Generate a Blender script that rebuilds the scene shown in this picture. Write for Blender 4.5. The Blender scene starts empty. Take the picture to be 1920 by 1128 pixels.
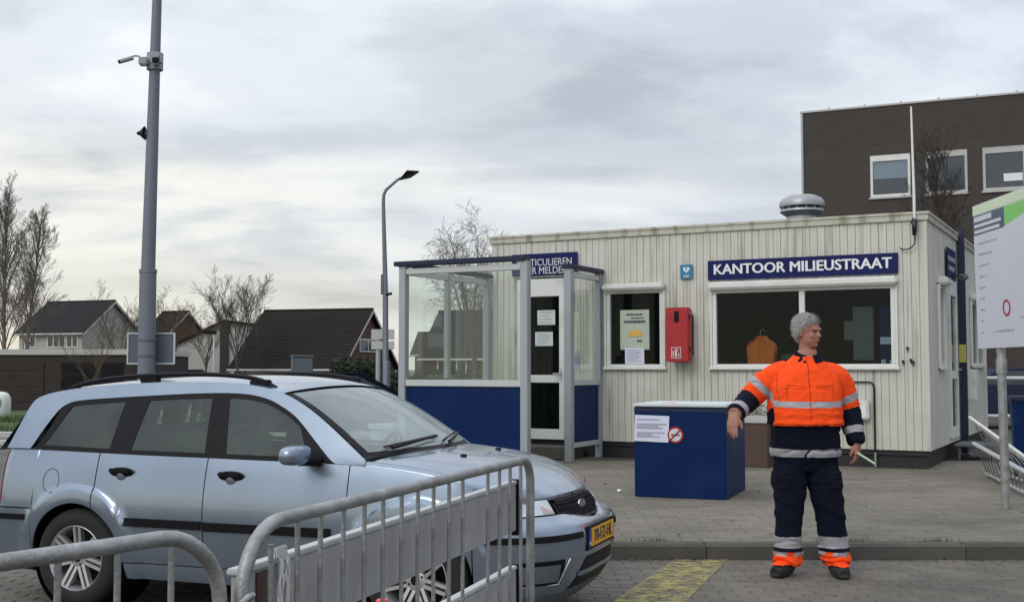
import bpy, bmesh, math, random
from math import radians as R, sin, cos, pi, sqrt
from mathutils import Vector, Matrix, noise as MN
random.seed(7)
sc = bpy.context.scene
col = sc.collection
# ------------------------------------------------------------------ camera
cam = bpy.data.objects.new('camera', bpy.data.cameras.new('camera'))
col.objects.link(cam)
cam.data.lens = 41.25; cam.data.sensor_width = 36
cam.data.clip_start = .05; cam.data.clip_end = 3000
cam.location = (0, 0, 1.47)
cam.rotation_euler = (R(90) + math.atan(126/2200), 0, 0)
sc.camera = cam
# ------------------------------------------------------------------ sky and sun
SUN_EL, SUN_AZ = R(36), R(214)       # azimuth clockwise from +Y: high behind the camera, to the left
world = bpy.data.worlds.new('World'); sc.world = world
world.use_nodes = True
nt = world.node_tree; nt.nodes.clear()
def wn(t, **k):
    n = nt.nodes.new(t)
    for a, b in k.items(): setattr(n, a, b)
    return n
wl = nt.links.new
def wmath(op, a, b=None, clamp=False):
    n = wn('ShaderNodeMath', operation=op, use_clamp=clamp)
    for i, v in enumerate((a, b)):
        if v is None: continue
        if isinstance(v, (int, float)): n.inputs[i].default_value = v
        else: wl(v, n.inputs[i])
    return n.outputs[0]
def wramp(fac, stops):
    n = wn('ShaderNodeValToRGB'); e = n.color_ramp.elements
    while len(e) < len(stops): e.new(.5)
    for q, (p, c) in zip(e, stops):
        q.position = p; q.color = (*c, 1) if len(c) == 3 else c
    n.color_ramp.interpolation = 'EASE'
    wl(fac, n.inputs[0]); return n.outputs[0]
def wmix(f, a, b, bt='MIX'):
    n = wn('ShaderNodeMix', data_type='RGBA', blend_type=bt)
    for s, v in ((n.inputs[0], f), (n.inputs[6], a), (n.inputs[7], b)):
        if isinstance(v, (int, float)): s.default_value = v
        elif isinstance(v, tuple): s.default_value = (*v, 1)
        else: wl(v, s)
    return n.outputs[2]
tc = wn('ShaderNodeTexCoord'); sep = wn('ShaderNodeSeparateXYZ'); wl(tc.outputs['Generated'], sep.inputs[0])
X, Y, Z = sep.outputs
zc = wmath('MAXIMUM', Z, 0.0)
den = wmath('ADD', zc, .24)
cb = wn('ShaderNodeCombineXYZ'); wl(wmath('DIVIDE', X, den), cb.inputs[0]); wl(wmath('DIVIDE', Y, den), cb.inputs[1])
def wnoise(scale, detail, rough, off, sx=1, sy=1, dist=0):
    mp = wn('ShaderNodeMapping'); mp.inputs['Location'].default_value = off; mp.inputs['Scale'].default_value = (sx, sy, 1)
    wl(cb.outputs[0], mp.inputs[0])
    n = wn('ShaderNodeTexNoise'); n.inputs['Scale'].default_value = scale; n.inputs['Detail'].default_value = detail
    n.inputs['Roughness'].default_value = rough; n.inputs['Distortion'].default_value = dist
    wl(mp.outputs[0], n.inputs['Vector']); return n.outputs[0]
n1 = wnoise(1.5, 7, .52, (3.1, .4, 0), .75, 1.0, .7)
n2 = wnoise(3.4, 5, .55, (7.7, 5.2, 1), .6, 1.0, .3)
n3 = wnoise(.55, 3, .5, (1.2, 9.4, 4))
dens = wmath('ADD', wmath('ADD', wmath('MULTIPLY', n1, .68), wmath('MULTIPLY', n2, .32)), wmath('MULTIPLY', X, .10))
cloud = wramp(dens, [(.34, (.86, .91, .96)), (.43, (.71, .765, .84)), (.53, (.57, .615, .695)), (.61, (.45, .485, .555)), (.70, (.38, .405, .47))])
# thin bright band low over the land, cream where the cloud breaks
low = wramp(Z, [(0, (.45,)*3), (.03, (.35,)*3), (.065, (.38,)*3), (.10, (1,)*3), (.15, (1,)*3), (.20, (.25,)*3), (.5, (0,)*3)])
west = wmath('ADD', wmath('MULTIPLY', X, -1.3), .46, clamp=True)
brk = wramp(n2, [(.38, (1,)*3), (.66, (.4,)*3)])
bf = wmath('MULTIPLY', wmath('MULTIPLY', low, west), brk, clamp=True)
c1 = wmix(bf, cloud, (1.0, .99, .90))
warm = wramp(Z, [(0, (1,)*3), (.05, (.55,)*3), (.11, (0,)*3)])
c1 = wmix(wmath('MULTIPLY', wmath('MULTIPLY', warm, west), .85), c1, (.96, .87, .62))
zen = wmath('ADD', 1.0, wmath('MULTIPLY', wmath('POWER', zc, 1.3), 1.0))
zcmb = wn('ShaderNodeCombineXYZ'); [wl(zen, zcmb.inputs[i]) for i in range(3)]
c2 = wmix(1.0, c1, zcmb.outputs[0], 'MULTIPLY')
sky = wn('ShaderNodeTexSky', sky_type='NISHITA', sun_disc=False, sun_elevation=SUN_EL, sun_rotation=SUN_AZ)
b1 = wn('ShaderNodeBackground'); wl(sky.outputs[0], b1.inputs[0]); b1.inputs[1].default_value = .05
b2 = wn('ShaderNodeBackground'); wl(c2, b2.inputs[0]); b2.inputs[1].default_value = 1.0
mx = wn('ShaderNodeMixShader'); mx.inputs[0].default_value = .93
wl(b1.outputs[0], mx.inputs[1]); wl(b2.outputs[0], mx.inputs[2])
out = wn('ShaderNodeOutputWorld'); wl(mx.outputs[0], out.inputs[0])
sun = bpy.data.objects.new('sun', bpy.data.lights.new('sun', 'SUN')); col.objects.link(sun)
sun.data.energy = .9; sun.data.angle = R(25); sun.data.color = (1, .96, .9)
sd = Vector((sin(SUN_AZ)*cos(SUN_EL), cos(SUN_AZ)*cos(SUN_EL), sin(SUN_EL)))
sun.rotation_euler = (-sd).to_track_quat('-Z', 'Y').to_euler(); sun.location = sd*60
sc.view_settings.view_transform = 'Standard'; sc.view_settings.look = 'None'
sc.view_settings.exposure = 0; sc.view_settings.gamma = 1
# ------------------------------------------------------------------ materials
def mat(name, c, rough=.6, metal=0, var=.12, scale=6, bump=0, bscale=80, spec=.5, dirt=None, streak=None, objrand=0, attr=None, coat=0, space='obj', emis=None):
    """procedural principled material: colour with two noise octaves, optional dirt patches, streaks, per-piece variation"""
    m = bpy.data.materials.new(name); m.use_nodes = True
    t = m.node_tree; b = t.nodes['Principled BSDF']; L = t.links.new
    b.inputs['Roughness'].default_value = rough; b.inputs['Metallic'].default_value = metal
    b.inputs['Specular IOR Level'].default_value = spec; b.inputs['Coat Weight'].default_value = coat
    b.inputs['Coat Roughness'].default_value = .06
    if space == 'obj':
        tcn = t.nodes.new('ShaderNodeTexCoord'); vec = tcn.outputs['Object']
    else:
        tcn = t.nodes.new('ShaderNodeNewGeometry'); vec = tcn.outputs['Position']
    def nz(s, d=4, sc3=None):
        n = t.nodes.new('ShaderNodeTexNoise'); n.inputs['Scale'].default_value = s; n.inputs['Detail'].default_value = d
        v = vec
        if sc3:
            mp = t.nodes.new('ShaderNodeMapping'); mp.inputs['Scale'].default_value = sc3; L(v, mp.inputs[0]); v = mp.outputs[0]
        L(v, n.inputs['Vector']); return n.outputs[0]
    def mm(op, a, b_):
        n = t.nodes.new('ShaderNodeMath'); n.operation = op
        for i, v in enumerate((a, b_)):
            if isinstance(v, (int, float)): n.inputs[i].default_value = v
            else: L(v, n.inputs[i])
        return n.outputs[0]
    def ramp(f, a, b_):
        n = t.nodes.new('ShaderNodeMapRange'); n.inputs[1].default_value = a; n.inputs[2].default_value = b_; L(f, n.inputs[0]); return n.outputs[0]
    def mix(f, a, b_, bt='MIX'):
        n = t.nodes.new('ShaderNodeMix'); n.data_type = 'RGBA'; n.blend_type = bt
        for s, v in ((n.inputs[0], f), (n.inputs[6], a), (n.inputs[7], b_)):
            if isinstance(v, (int, float)): s.default_value = v
            elif isinstance(v, tuple): s.default_value = (*v, 1)
            else: L(v, s)
        return n.outputs[2]
    k = mm('ADD', mm('MULTIPLY', mm('SUBTRACT', nz(scale, 5), .5), 2*var), 1.0)
    k = mm('ADD', k, mm('MULTIPLY', mm('SUBTRACT', nz(scale*9, 3), .5), var))
    if objrand:
        oi = t.nodes.new('ShaderNodeObjectInfo'); k = mm('MULTIPLY', k, mm('ADD', mm('MULTIPLY', mm('SUBTRACT', oi.outputs['Random'], .5), 2*objrand), 1.0))
    if attr:
        an = t.nodes.new('ShaderNodeAttribute'); an.attribute_name = 'piece'
        k = mm('MULTIPLY', k, mm('ADD', mm('MULTIPLY', mm('SUBTRACT', an.outputs['Fac'], .5), 2*attr), 1.0))
    cc = t.nodes.new('ShaderNodeCombineXYZ'); [L(k, cc.inputs[i]) for i in range(3)]
    c_ = mix(1.0, tuple(c), cc.outputs[0], 'MULTIPLY')
    if dirt:
        dc, amt, ds, lo, hi = dirt
        c_ = mix(mm('MULTIPLY', ramp(nz(ds, 6), lo, hi), amt), c_, dc)
    if streak:
        dc, amt, s3, lo, hi = streak
        c_ = mix(mm('MULTIPLY', ramp(nz(1.0, 5, s3), lo, hi), amt), c_, dc)
    L(c_, b.inputs['Base Color'])
    rv = mm('ADD', rough - .06, mm('MULTIPLY', nz(scale*3, 3), .12)); L(rv, b.inputs['Roughness'])
    if bump:
        bn = t.nodes.new('ShaderNodeBump'); bn.inputs['Strength'].default_value = bump; bn.inputs['Distance'].default_value = .01
        L(nz(bscale, 4), bn.inputs['Height']); L(bn.outputs[0], b.inputs['Normal'])
    if emis: b.inputs['Emission Color'].default_value = (*c, 1); b.inputs['Emission Strength'].default_value = emis
    return m
def glass(name, tint, refl=1.0, base_r=.03, rough=.02, haze=0.0, haze_col=(.5, .55, .52)):
    m = bpy.data.materials.new(name); m.use_nodes = True; t = m.node_tree; t.nodes.clear(); L = t.links.new
    o = t.nodes.new('ShaderNodeOutputMaterial'); tr = t.nodes.new('ShaderNodeBsdfTransparent'); tr.inputs[0].default_value = (*tint, 1)
    g = t.nodes.new('ShaderNodeBsdfGlossy'); g.inputs['Roughness'].default_value = rough; g.inputs[0].default_value = (refl, refl, refl, 1)
    fr = t.nodes.new('ShaderNodeLayerWeight'); fr.inputs[0].default_value = .5
    pw_ = t.nodes.new('ShaderNodeMath'); pw_.operation = 'POWER'; pw_.inputs[1].default_value = 4.2; L(fr.outputs['Facing'], pw_.inputs[0])
    mu = t.nodes.new('ShaderNodeMath'); mu.operation = 'MULTIPLY_ADD'; mu.inputs[1].default_value = .94; mu.inputs[2].default_value = base_r; mu.use_clamp = True; L(pw_.outputs[0], mu.inputs[0])
    m1 = t.nodes.new('ShaderNodeMixShader'); L(mu.outputs[0], m1.inputs[0]); L(tr.outputs[0], m1.inputs[1]); L(g.outputs[0], m1.inputs[2])
    last = m1.outputs[0]
    if haze:  # pale haze painted into the glass as a diffuse layer
        df = t.nodes.new('ShaderNodeBsdfDiffuse'); df.inputs[0].default_value = (*haze_col, 1)
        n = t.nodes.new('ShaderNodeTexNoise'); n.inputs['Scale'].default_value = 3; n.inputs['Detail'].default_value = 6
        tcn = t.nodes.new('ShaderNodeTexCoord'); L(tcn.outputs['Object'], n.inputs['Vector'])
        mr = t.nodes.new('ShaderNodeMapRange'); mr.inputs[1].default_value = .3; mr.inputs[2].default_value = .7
        mr.inputs[3].default_value = haze*.6; mr.inputs[4].default_value = haze*1.4; L(n.outputs[0], mr.inputs[0])
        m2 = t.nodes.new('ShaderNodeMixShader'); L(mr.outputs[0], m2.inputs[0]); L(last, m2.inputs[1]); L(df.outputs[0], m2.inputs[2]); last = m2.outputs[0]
    L(last, o.inputs[0]); return m
def worn_paint(name, c, lo=.42, hi=.55):
    m = mat(name, c, .7, var=.2, scale=5, space='pos'); t = m.node_tree; L = t.links.new
    b = t.nodes['Principled BSDF']; o = t.nodes['Material Output']
    g = t.nodes.new('ShaderNodeNewGeometry'); n = t.nodes.new('ShaderNodeTexNoise'); n.inputs['Scale'].default_value = 7; n.inputs['Detail'].default_value = 9; n.inputs['Roughness'].default_value = .82
    L(g.outputs['Position'], n.inputs['Vector'])
    mr = t.nodes.new('ShaderNodeMapRange'); mr.inputs[1].default_value = lo; mr.inputs[2].default_value = hi; L(n.outputs[0], mr.inputs[0])
    tr = t.nodes.new('ShaderNodeBsdfTransparent'); mxs = t.nodes.new('ShaderNodeMixShader')
    L(mr.outputs[0], mxs.inputs[0]); L(tr.outputs[0], mxs.inputs[1]); L(b.outputs[0], mxs.inputs[2]); L(mxs.outputs[0], o.inputs[0])
    return m
M = {}
M['asphalt'] = mat('asphalt', (.115, .108, .10), .9, var=.25, scale=.6, bump=.4, bscale=120, space='pos', dirt=((.07, .065, .06), .6, .35, .45, .7))
M['joint'] = mat('joint_sand', (.085, .078, .065), .95, var=.3, scale=3, space='pos')
PV = dict(rough=.88, var=.22, scale=1.1, bump=.5, bscale=90, space='pos')
M['paver'] = mat('paver', (.20, .178, .142), dirt=((.105, .093, .072), .75, .7, .45, .70), objrand=.12, **PV)
M['paver_s'] = mat('paver_mass', (.20, .178, .142), dirt=((.105, .093, .072), .75, .7, .45, .70), attr=.12, **PV)
M['road'] = mat('road_brick', (.155, .138, .115), dirt=((.085, .075, .062), .75, .9, .45, .68), objrand=.14, **PV)
M['road_s'] = mat('road_brick_mass', (.155, .138, .115), dirt=((.085, .075, .062), .75, .9, .45, .68), attr=.14, **PV)
M['kerb'] = mat('kerb_stone', (.092, .085, .073), .9, var=.3, scale=5, bump=.5, bscale=60, space='pos', objrand=.12)
M['clad'] = mat('cladding', (.61, .598, .53), .55, var=.07, scale=2, space='pos', bump=.06, bscale=40, objrand=.03,
                streak=((.20, .20, .15), .75, (16, 16, .7), .53, .75), dirt=((.34, .33, .23), .55, 1.1, .52, .76))
M['fascia'] = mat('fascia_trim', (.52, .505, .42), .55, var=.1, scale=3, space='pos', streak=((.17, .18, .09), .7, (6, 6, 2.0), .48, .66))
M['black'] = mat('black_skirt', (.018, .018, .02), .6, var=.4, scale=4, space='pos')
M['wframe'] = mat('white_frame', (.74, .74, .71), .4, var=.06, scale=4, space='pos', dirt=((.4, .4, .34), .4, 3, .52, .75))
M['navy'] = mat('navy_sign', (.006, .012, .088), .4, var=.08, scale=3, spec=.2)
M['white'] = mat('sign_white', (.8, .8, .8), .5, var=.04, scale=6)
M['ink'] = mat('ink', (.06, .06, .08), .6)
M['greyink'] = mat('grey_print', (.30, .31, .36), .6)
M['paper'] = mat('paper', (.68, .70, .84), .7, var=.05, scale=6)
M['paperw'] = mat('paper_white', (.60, .66, .64), .7, var=.05)
M['poster'] = mat('poster', (.46, .52, .42), .6, var=.06)
M['orangeprint'] = mat('orange_print', (.70, .42, .10), .6, var=.3, scale=30)
M['blue'] = mat('blue_panel', (.0008, .017, .085), .5, var=.14, scale=1.5, spec=.16, dirt=((.012, .036, .10), .55, 2.5, .5, .8), bump=.08, bscale=9)
M['bluedark'] = mat('blue_trim', (.005, .010, .045), .5, var=.2, scale=5)
M['galv'] = mat('galvanised', (.36, .365, .36), .50, metal=.6, var=.5, scale=11, bump=.3, bscale=70, dirt=((.20, .175, .14), .7, 9, .5, .72))
M['alu'] = mat('aluminium_post', (.40, .42, .45), .45, metal=.3, var=.1, scale=4, dirt=((.25, .26, .26), .4, 4, .5, .8))
M['alul'] = mat('light_aluminium', (.56, .58, .57), .45, metal=.2, var=.1, scale=4)
M['panelgrey'] = mat('board_grey', (.40, .395, .385), .6, var=.1, scale=5, dirt=((.24, .225, .2), .5, 6, .5, .8), bump=.1)
M['red'] = mat('red_cabinet', (.42, .018, .022), .42, var=.12, scale=5, dirt=((.2, .012, .012), .5, 5, .5, .8))
M['teal'] = mat('teal_sign', (.02, .20, .33), .4, var=.08)
M['yellowpaint'] = worn_paint('yellow_marking', (.44, .37, .13), .42, .62)
M['grass'] = mat('grass', (.06, .105, .03), .95, var=.4, scale=1.5, space='pos')
M['soil'] = mat('ground', (.13, .125, .115), .95, var=.3, scale=.2, space='pos', dirt=((.08, .078, .07), .6, .1, .45, .65))
M['bark'] = mat('bark', (.075, .062, .05), .9, var=.3, scale=8)
M['barkpale'] = mat('bark_pale', (.17, .15, .125), .9, var=.3, scale=8)
M['barklight'] = mat('bark_light', (.115, .085, .05), .9, var=.3, scale=8)
M['tile'] = mat('roof_tile', (.017, .016, .018), .8, spec=.25, var=.3, scale=1.2, space='pos')
M['tileb'] = mat('roof_tile_brown', (.018, .014, .012), .85, spec=.2, var=.35, scale=1.2, space='pos')
M['brickd'] = mat('dark_brick', (.066, .055, .049), .9, var=.15, scale=2.5, space='pos', streak=((.05, .042, .037), .35, (3, 3, 34), .45, .65))
M['brickg'] = mat('garage_brick', (.036, .027, .024), .9, var=.2, scale=2.5, space='pos')
M['brickr'] = mat('red_brick', (.12, .07, .052), .9, var=.25, scale=3, space='pos')
M['render'] = mat('pale_render', (.42, .41, .385), .9, var=.1, scale=2, space='pos')
M['cream'] = mat('cream_wall', (.40, .385, .34), .8, var=.08, scale=2, space='pos')
M['coping'] = mat('coping', (.48, .47, .45), .7, var=.12, scale=3, space='pos')
M['darkglass'] = mat('far_glass', (.035, .05, .065), .08, var=.3, scale=.8, space='pos', spec=.8)
M['blind'] = mat('blind', (.20, .26, .31), .7, var=.1)
M['wglass'] = glass('window_glass', (.70, .76, .76), .8, base_r=.014)
M['kglass'] = glass('kiosk_glass', (.95, .975, .96), .9, haze=.012, haze_col=(.5, .55, .5))
M['cglass'] = glass('car_glass', (.74, .82, .78), 1.0, haze=.12, haze_col=(.36, .44, .39), base_r=.05)  # greenish haze colour imitates reflected light on the side panes
M['wsglass'] = glass('windscreen_glass', (.62, .70, .69), 1.0, haze=.34, haze_col=(.50, .58, .57), base_r=.08)  # strong pale haze colour stands in for sky reflected in the windscreen
M['carpaint'] = mat('pale_blue_metallic', (.285, .345, .425), .27, metal=.74, var=.03, scale=2, coat=.7, dirt=((.20, .245, .31), .5, 2.2, .45, .75))
M['cardirt'] = mat('lower_paint', (.20, .245, .31), .42, metal=.25, var=.06, scale=3, coat=.3, dirt=((.15, .165, .19), .6, 2.2, .4, .7))
M['trim'] = mat('black_trim', (.009, .008, .011), .5, spec=.16, var=.2, scale=6)
M['rubber'] = mat('tyre_rubber', (.016, .016, .017), .85, var=.3, scale=10)
M['alloy'] = mat('alloy', (.58, .58, .58), .32, metal=.7, var=.1, scale=9)
M['seat'] = mat('seat_cloth', (.09, .095, .10), .9, var=.2)
M['greyplastic'] = mat('grey_plastic', (.12, .13, .14), .6, var=.15)
M['chrome'] = mat('chrome', (.8, .8, .82), .15, metal=.95, var=.03)
M['lampglass'] = mat('headlight_lens', (.62, .66, .69), .12, metal=.35, var=.12, scale=14, coat=1)
M['amber'] = mat('amber_lens', (.48, .38, .36), .2, coat=1)
M['plate'] = mat('yellow_plate', (.80, .40, .02), .4, var=.05)
M['plateblue'] = mat('plate_blue', (.02, .06, .35), .4)
M['orange'] = mat('orange_fabric', (1.0, .085, .012), .9, spec=.2, var=.12, scale=12, bump=.15, bscale=30)
M['seam'] = mat('seam_thread', (.42, .045, .012), .9, spec=.2)
M['navyfab'] = mat('navy_fabric', (.006, .008, .019), .95, spec=.15, var=.25, scale=8, bump=.15, bscale=40)
M['reflect'] = mat('reflective_tape', (.36, .36, .38), .6, metal=.1, var=.12, scale=14)
M['skin'] = mat('skin', (.36, .165, .115), .55, var=.14, scale=9)
M['hair'] = mat('grey_hair', (.36, .35, .33), .7, var=.4, scale=60)
M['boot'] = mat('boot_leather', (.022, .02, .02), .6, var=.3, scale=12)
M['eye'] = mat('eye_dark', (.03, .025, .02), .3)
M['lip'] = mat('lip', (.28, .10, .08), .5)
M['cone'] = mat('cone_fluorescent', (.95, .06, .05), .5, var=.08)
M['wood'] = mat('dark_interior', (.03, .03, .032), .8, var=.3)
M['intwall'] = mat('interior_wall', (.16, .165, .165), .85, var=.1)
M['brown'] = mat('brown_planter', (.085, .05, .038), .7, var=.2, scale=5)
M['leaf'] = mat('winter_leaf', (.16, .18, .12), .8, var=.4, scale=12)
M['hedge'] = mat('hedge_leaf', (.022, .035, .016), .9, var=.5, scale=3)
M['green'] = mat('print_green', (.22, .62, .14), .5, var=.2, scale=3)
M['greenpale'] = mat('print_pale_green', (.66, .76, .55), .5, var=.1, scale=3)
M['slate'] = mat('print_slate', (.07, .10, .16), .5, var=.15, scale=3)
M['boardw'] = mat('board_white', (.62, .63, .70), .5, var=.04, scale=2)
M['signback'] = mat('sign_back', (.10, .12, .15), .6, var=.12, scale=4)
M['polegrey'] = mat('pole_grey', (.17, .185, .22), .55, metal=.2, var=.12, scale=2)
M['camwhite'] = mat('camera_housing', (.30, .32, .33), .5, var=.1)
M['tapewhite'] = mat('tape_shreds', (.62, .61, .58), .7)
M['yellowtag'] = mat('yellow_tag', (.50, .46, .10), .6)
M['steel'] = mat('vent_steel', (.40, .41, .42), .45, metal=.5, var=.25, scale=6, dirt=((.2, .2, .19), .5, 5, .5, .8))
M['vest'] = mat('vest_orange', (1.0, .24, .04), .8, var=.2, scale=12)
# ------------------------------------------------------------------ builders
class MB:
    def __init__(s): s.v = []; s.f = []; s.m = []; s.mi = 0; s.piece = []; s.pv = 0
    def add(s, vs, fs):
        o = len(s.v); s.v += [tuple(p) for p in vs]
        for f in fs: s.f.append([i + o for i in f]); s.m.append(s.mi); s.piece.append(s.pv)
        return s
    def box(s, x0, x1, y0, y1, z0, z1, T=None):
        vs = [Vector((x, y, z)) for z in (z0, z1) for y in (y0, y1) for x in (x0, x1)]
        if T is not None: vs = [T @ v for v in vs]
        return s.add(vs, [(0, 2, 3, 1), (4, 5, 7, 6), (0, 1, 5, 4), (1, 3, 7, 5), (3, 2, 6, 7), (2, 0, 4, 6)])
    def cham(s, x0, x1, y0, y1, z0, z1, c, T=None):
        """box with chamfered top, for stones"""
        vs = [(x0, y0, z0), (x1, y0, z0), (x1, y1, z0), (x0, y1, z0), (x0, y0, z1-c), (x1, y0, z1-c), (x1, y1, z1-c), (x0, y1, z1-c),
              (x0+c, y0+c, z1), (x1-c, y0+c, z1), (x1-c, y1-c, z1), (x0+c, y1-c, z1)]
        vs = [Vector(v) for v in vs]
        if T is not None: vs = [T @ v for v in vs]
        return s.add(vs, [(0, 1, 5, 4), (1, 2, 6, 5), (2, 3, 7, 6), (3, 0, 4, 7), (4, 5, 9, 8), (5, 6, 10, 9), (6, 7, 11, 10), (7, 4, 8, 11), (8, 9, 10, 11)])
    def bevbox(s, x0, x1, y0, y1, z0, z1, c, T=None):
        """box with all edges chamfered"""
        bm = bmesh.new(); bmesh.ops.create_cube(bm, size=1)
        for v in bm.verts: v.co = Vector((x0 + (v.co.x+.5)*(x1-x0), y0 + (v.co.y+.5)*(y1-y0), z0 + (v.co.z+.5)*(z1-z0)))
        bmesh.ops.bevel(bm, geom=list(bm.edges), offset=c, segments=2, affect='EDGES')
        bm.verts.index_update(); vs = [v.co.copy() for v in bm.verts]
        if T is not None: vs = [T @ v for v in vs]
        s.add(vs, [[v.index for v in f.verts] for f in bm.faces]); bm.free(); return s
    def prism(s, poly, h, T):
        """poly: list of (a,b) in the local XY plane, extruded 0..h along local Z, placed by T"""
        n = len(poly); vs = [T @ Vector((a, b, 0)) for a, b in poly] + [T @ Vector((a, b, h)) for a, b in poly]
        return s.add(vs, [list(range(n))[::-1], list(range(n, 2*n))] + [(i, (i+1) % n, n+(i+1) % n, n+i) for i in range(n)])
    def tube(s, pts, r, n=8, cap=True, flat=1.0):
        pts = [Vector(p) for p in pts]; k = len(pts)
        if not isinstance(r, (list, tuple)): r = [r]*k
        vs = []; up = None
        for i, p in enumerate(pts):
            d = (pts[min(i+1, k-1)] - pts[max(i-1, 0)])
            d = d.normalized() if d.length > 1e-9 else Vector((0, 0, 1))
            if up is None: up = d.orthogonal().normalized()
            up = (up - d*up.dot(d)); up = up.normalized() if up.length > 1e-6 else d.orthogonal().normalized()
            sd_ = d.cross(up)
            for j in range(n):
                a = 2*pi*j/n; vs.append(p + up*cos(a)*r[i] + sd_*sin(a)*r[i]*flat)
        fs = [(i*n+j, i*n+(j+1) % n, (i+1)*n+(j+1) % n, (i+1)*n+j) for i in range(k-1) for j in range(n)]
        if cap: fs += [list(range(n))[::-1], list(range((k-1)*n, k*n))]
        return s.add(vs, fs)
    def lathe(s, prof, n=32, T=Matrix()):
        k = len(prof); vs = [T @ Vector((r*cos(2*pi*j/n), r*sin(2*pi*j/n), z)) for r, z in prof for j in range(n)]
        return s.add(vs, [(i*n+j, i*n+(j+1) % n, (i+1)*n+(j+1) % n, (i+1)*n+j) for i in range(k-1) for j in range(n)])
    def ell(s, c, rx, ry, rz, T=Matrix(), nu=16, nv=10, p=1.0):
        vs = []; c = Vector(c)
        for i in range(nv+1):
            a = -pi/2 + pi*i/nv
            for j in range(nu):
                b = 2*pi*j/nu
                f = lambda q: math.copysign(abs(q)**p, q)
                vs.append(T @ (c + Vector((rx*f(cos(a))*f(cos(b)), ry*f(cos(a))*f(sin(b)), rz*f(sin(a))))))
        return s.add(vs, [(i*nu+j, i*nu+(j+1) % nu, (i+1)*nu+(j+1) % nu, (i+1)*nu+j) for i in range(nv) for j in range(nu)])
    def grid(s, fn, nu, nv):
        vs = [fn(i/nu, j/nv) for i in range(nu+1) for j in range(nv+1)]; w = nv+1
        return s.add(vs, [(i*w+j, (i+1)*w+j, (i+1)*w+j+1, i*w+j+1) for i in range(nu) for j in range(nv)])
    def mesh(s, name, mats, smooth=False):
        me = bpy.data.meshes.new(name); me.from_pydata(s.v, [], s.f)
        for m in (mats if isinstance(mats, (list, tuple)) else [mats]): me.materials.append(m)
        me.polygons.foreach_set('material_index', s.m)
        if any(s.piece):
            at = me.attributes.new('piece', 'FLOAT', 'FACE'); at.data.foreach_set('value', s.piece)
        me.update()
        if smooth: sm(me, smooth if not isinstance(smooth, bool) else 40)
        return me
    def build(s, name, mats, parent=None, smooth=False, loc=None, **tags):
        o = bpy.data.objects.new(name, s.mesh(name, mats, smooth)); col.objects.link(o)
        if parent is not None: o.parent = parent
        if loc: o.location = loc
        tag(o, **tags); return o
def sm(me, ang):
    bm = bmesh.new(); bm.from_mesh(me)
    bmesh.ops.remove_doubles(bm, verts=bm.verts, dist=1e-5)
    bmesh.ops.recalc_face_normals(bm, faces=bm.faces)
    for f in bm.faces: f.smooth = True
    for e in bm.edges:
        if len(e.link_faces) == 2 and e.calc_face_angle(0) > R(ang): e.smooth = False
    bm.to_mesh(me); bm.free()
def tag(o, label=None, cat=None, group=None, kind=None):
    if label: o['label'] = label
    if cat: o['category'] = cat
    if group: o['group'] = group
    if kind: o['kind'] = kind
    return o
def empty(name, loc=(0, 0, 0), rz=0, label=None, cat=None, group=None, rot=None):
    o = bpy.data.objects.new(name, None); col.objects.link(o); o.location = loc
    o.rotation_euler = rot if rot else (0, 0, rz); o.empty_display_size = .2
    return tag(o, label, cat, group)
def link_copy(o, parent=None, loc=None):
    c = o.copy(); col.objects.link(c)
    if parent is not None: c.parent = parent
    if loc is not None: c.location = loc
    return c
def text_mesh(name, body, size, m, parent, T, bold=0.0, sx=1.0, ext=.0015, align='CENTER', spacing=1.0, **tags):
    cu = bpy.data.curves.new(name, 'FONT'); cu.body = body; cu.size = size; cu.extrude = ext; cu.offset = bold
    cu.align_x = align; cu.align_y = 'CENTER'; cu.space_character = spacing; cu.resolution_u = 3; cu.space_line = .82
    cu.offset = 0
    o = bpy.data.objects.new(name, cu); col.objects.link(o)
    dg = bpy.context.evaluated_depsgraph_get(); me = bpy.data.meshes.new_from_object(o.evaluated_get(dg))
    bpy.data.objects.remove(o)
    if bold:        # heavier strokes: the same letters again, a hair apart
        b2 = bmesh.new()
        for i, (dx, dy) in enumerate(((-bold, 0), (0, bold*.5), (bold, 0), (0, -bold*.5))):
            k = len(b2.verts); b2.from_mesh(me); b2.verts.ensure_lookup_table()
            for v in b2.verts[k:]: v.co += Vector((dx, dy, i*.0004))
        b2.to_mesh(me); b2.free()
    me.materials.clear(); me.materials.append(m)
    for p in me.polygons: p.material_index = 0
    me.transform(T @ Matrix.Diagonal((sx, 1, 1, 1)))
    n = bpy.data.objects.new(name, me); col.objects.link(n)
    if parent is not None: n.parent = parent
    return tag(n, **tags)
FRONT = Matrix(((1, 0, 0, 0), (0, 0, -1, 0), (0, 1, 0, 0), (0, 0, 0, 1)))       # text plane XY -> stands up, faces -Y
def at(x, y, z, m=FRONT): return Matrix.Translation((x, y, z)) @ m
def smooth_interp(pts):      # Catmull-Rom through the points (x increasing)
    def f(x):
        if x <= pts[0][0]: return pts[0][1]
        if x >= pts[-1][0]: return pts[-1][1]
        for i in range(len(pts)-1):
            if x <= pts[i+1][0]:
                x0, y0 = pts[i]; x1, y1 = pts[i+1]; h = x1-x0
                m0 = (y1-pts[i-1][1])/(x1-pts[i-1][0]) if i else (y1-y0)/h
                m1 = (pts[i+2][1]-y0)/(pts[i+2][0]-x0) if i+2 < len(pts) else (y1-y0)/h
                t = (x-x0)/h; return (2*t**3-3*t*t+1)*y0 + (t**3-2*t*t+t)*h*m0 + (-2*t**3+3*t*t)*y1 + (t**3-t*t)*h*m1
    return f
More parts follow.
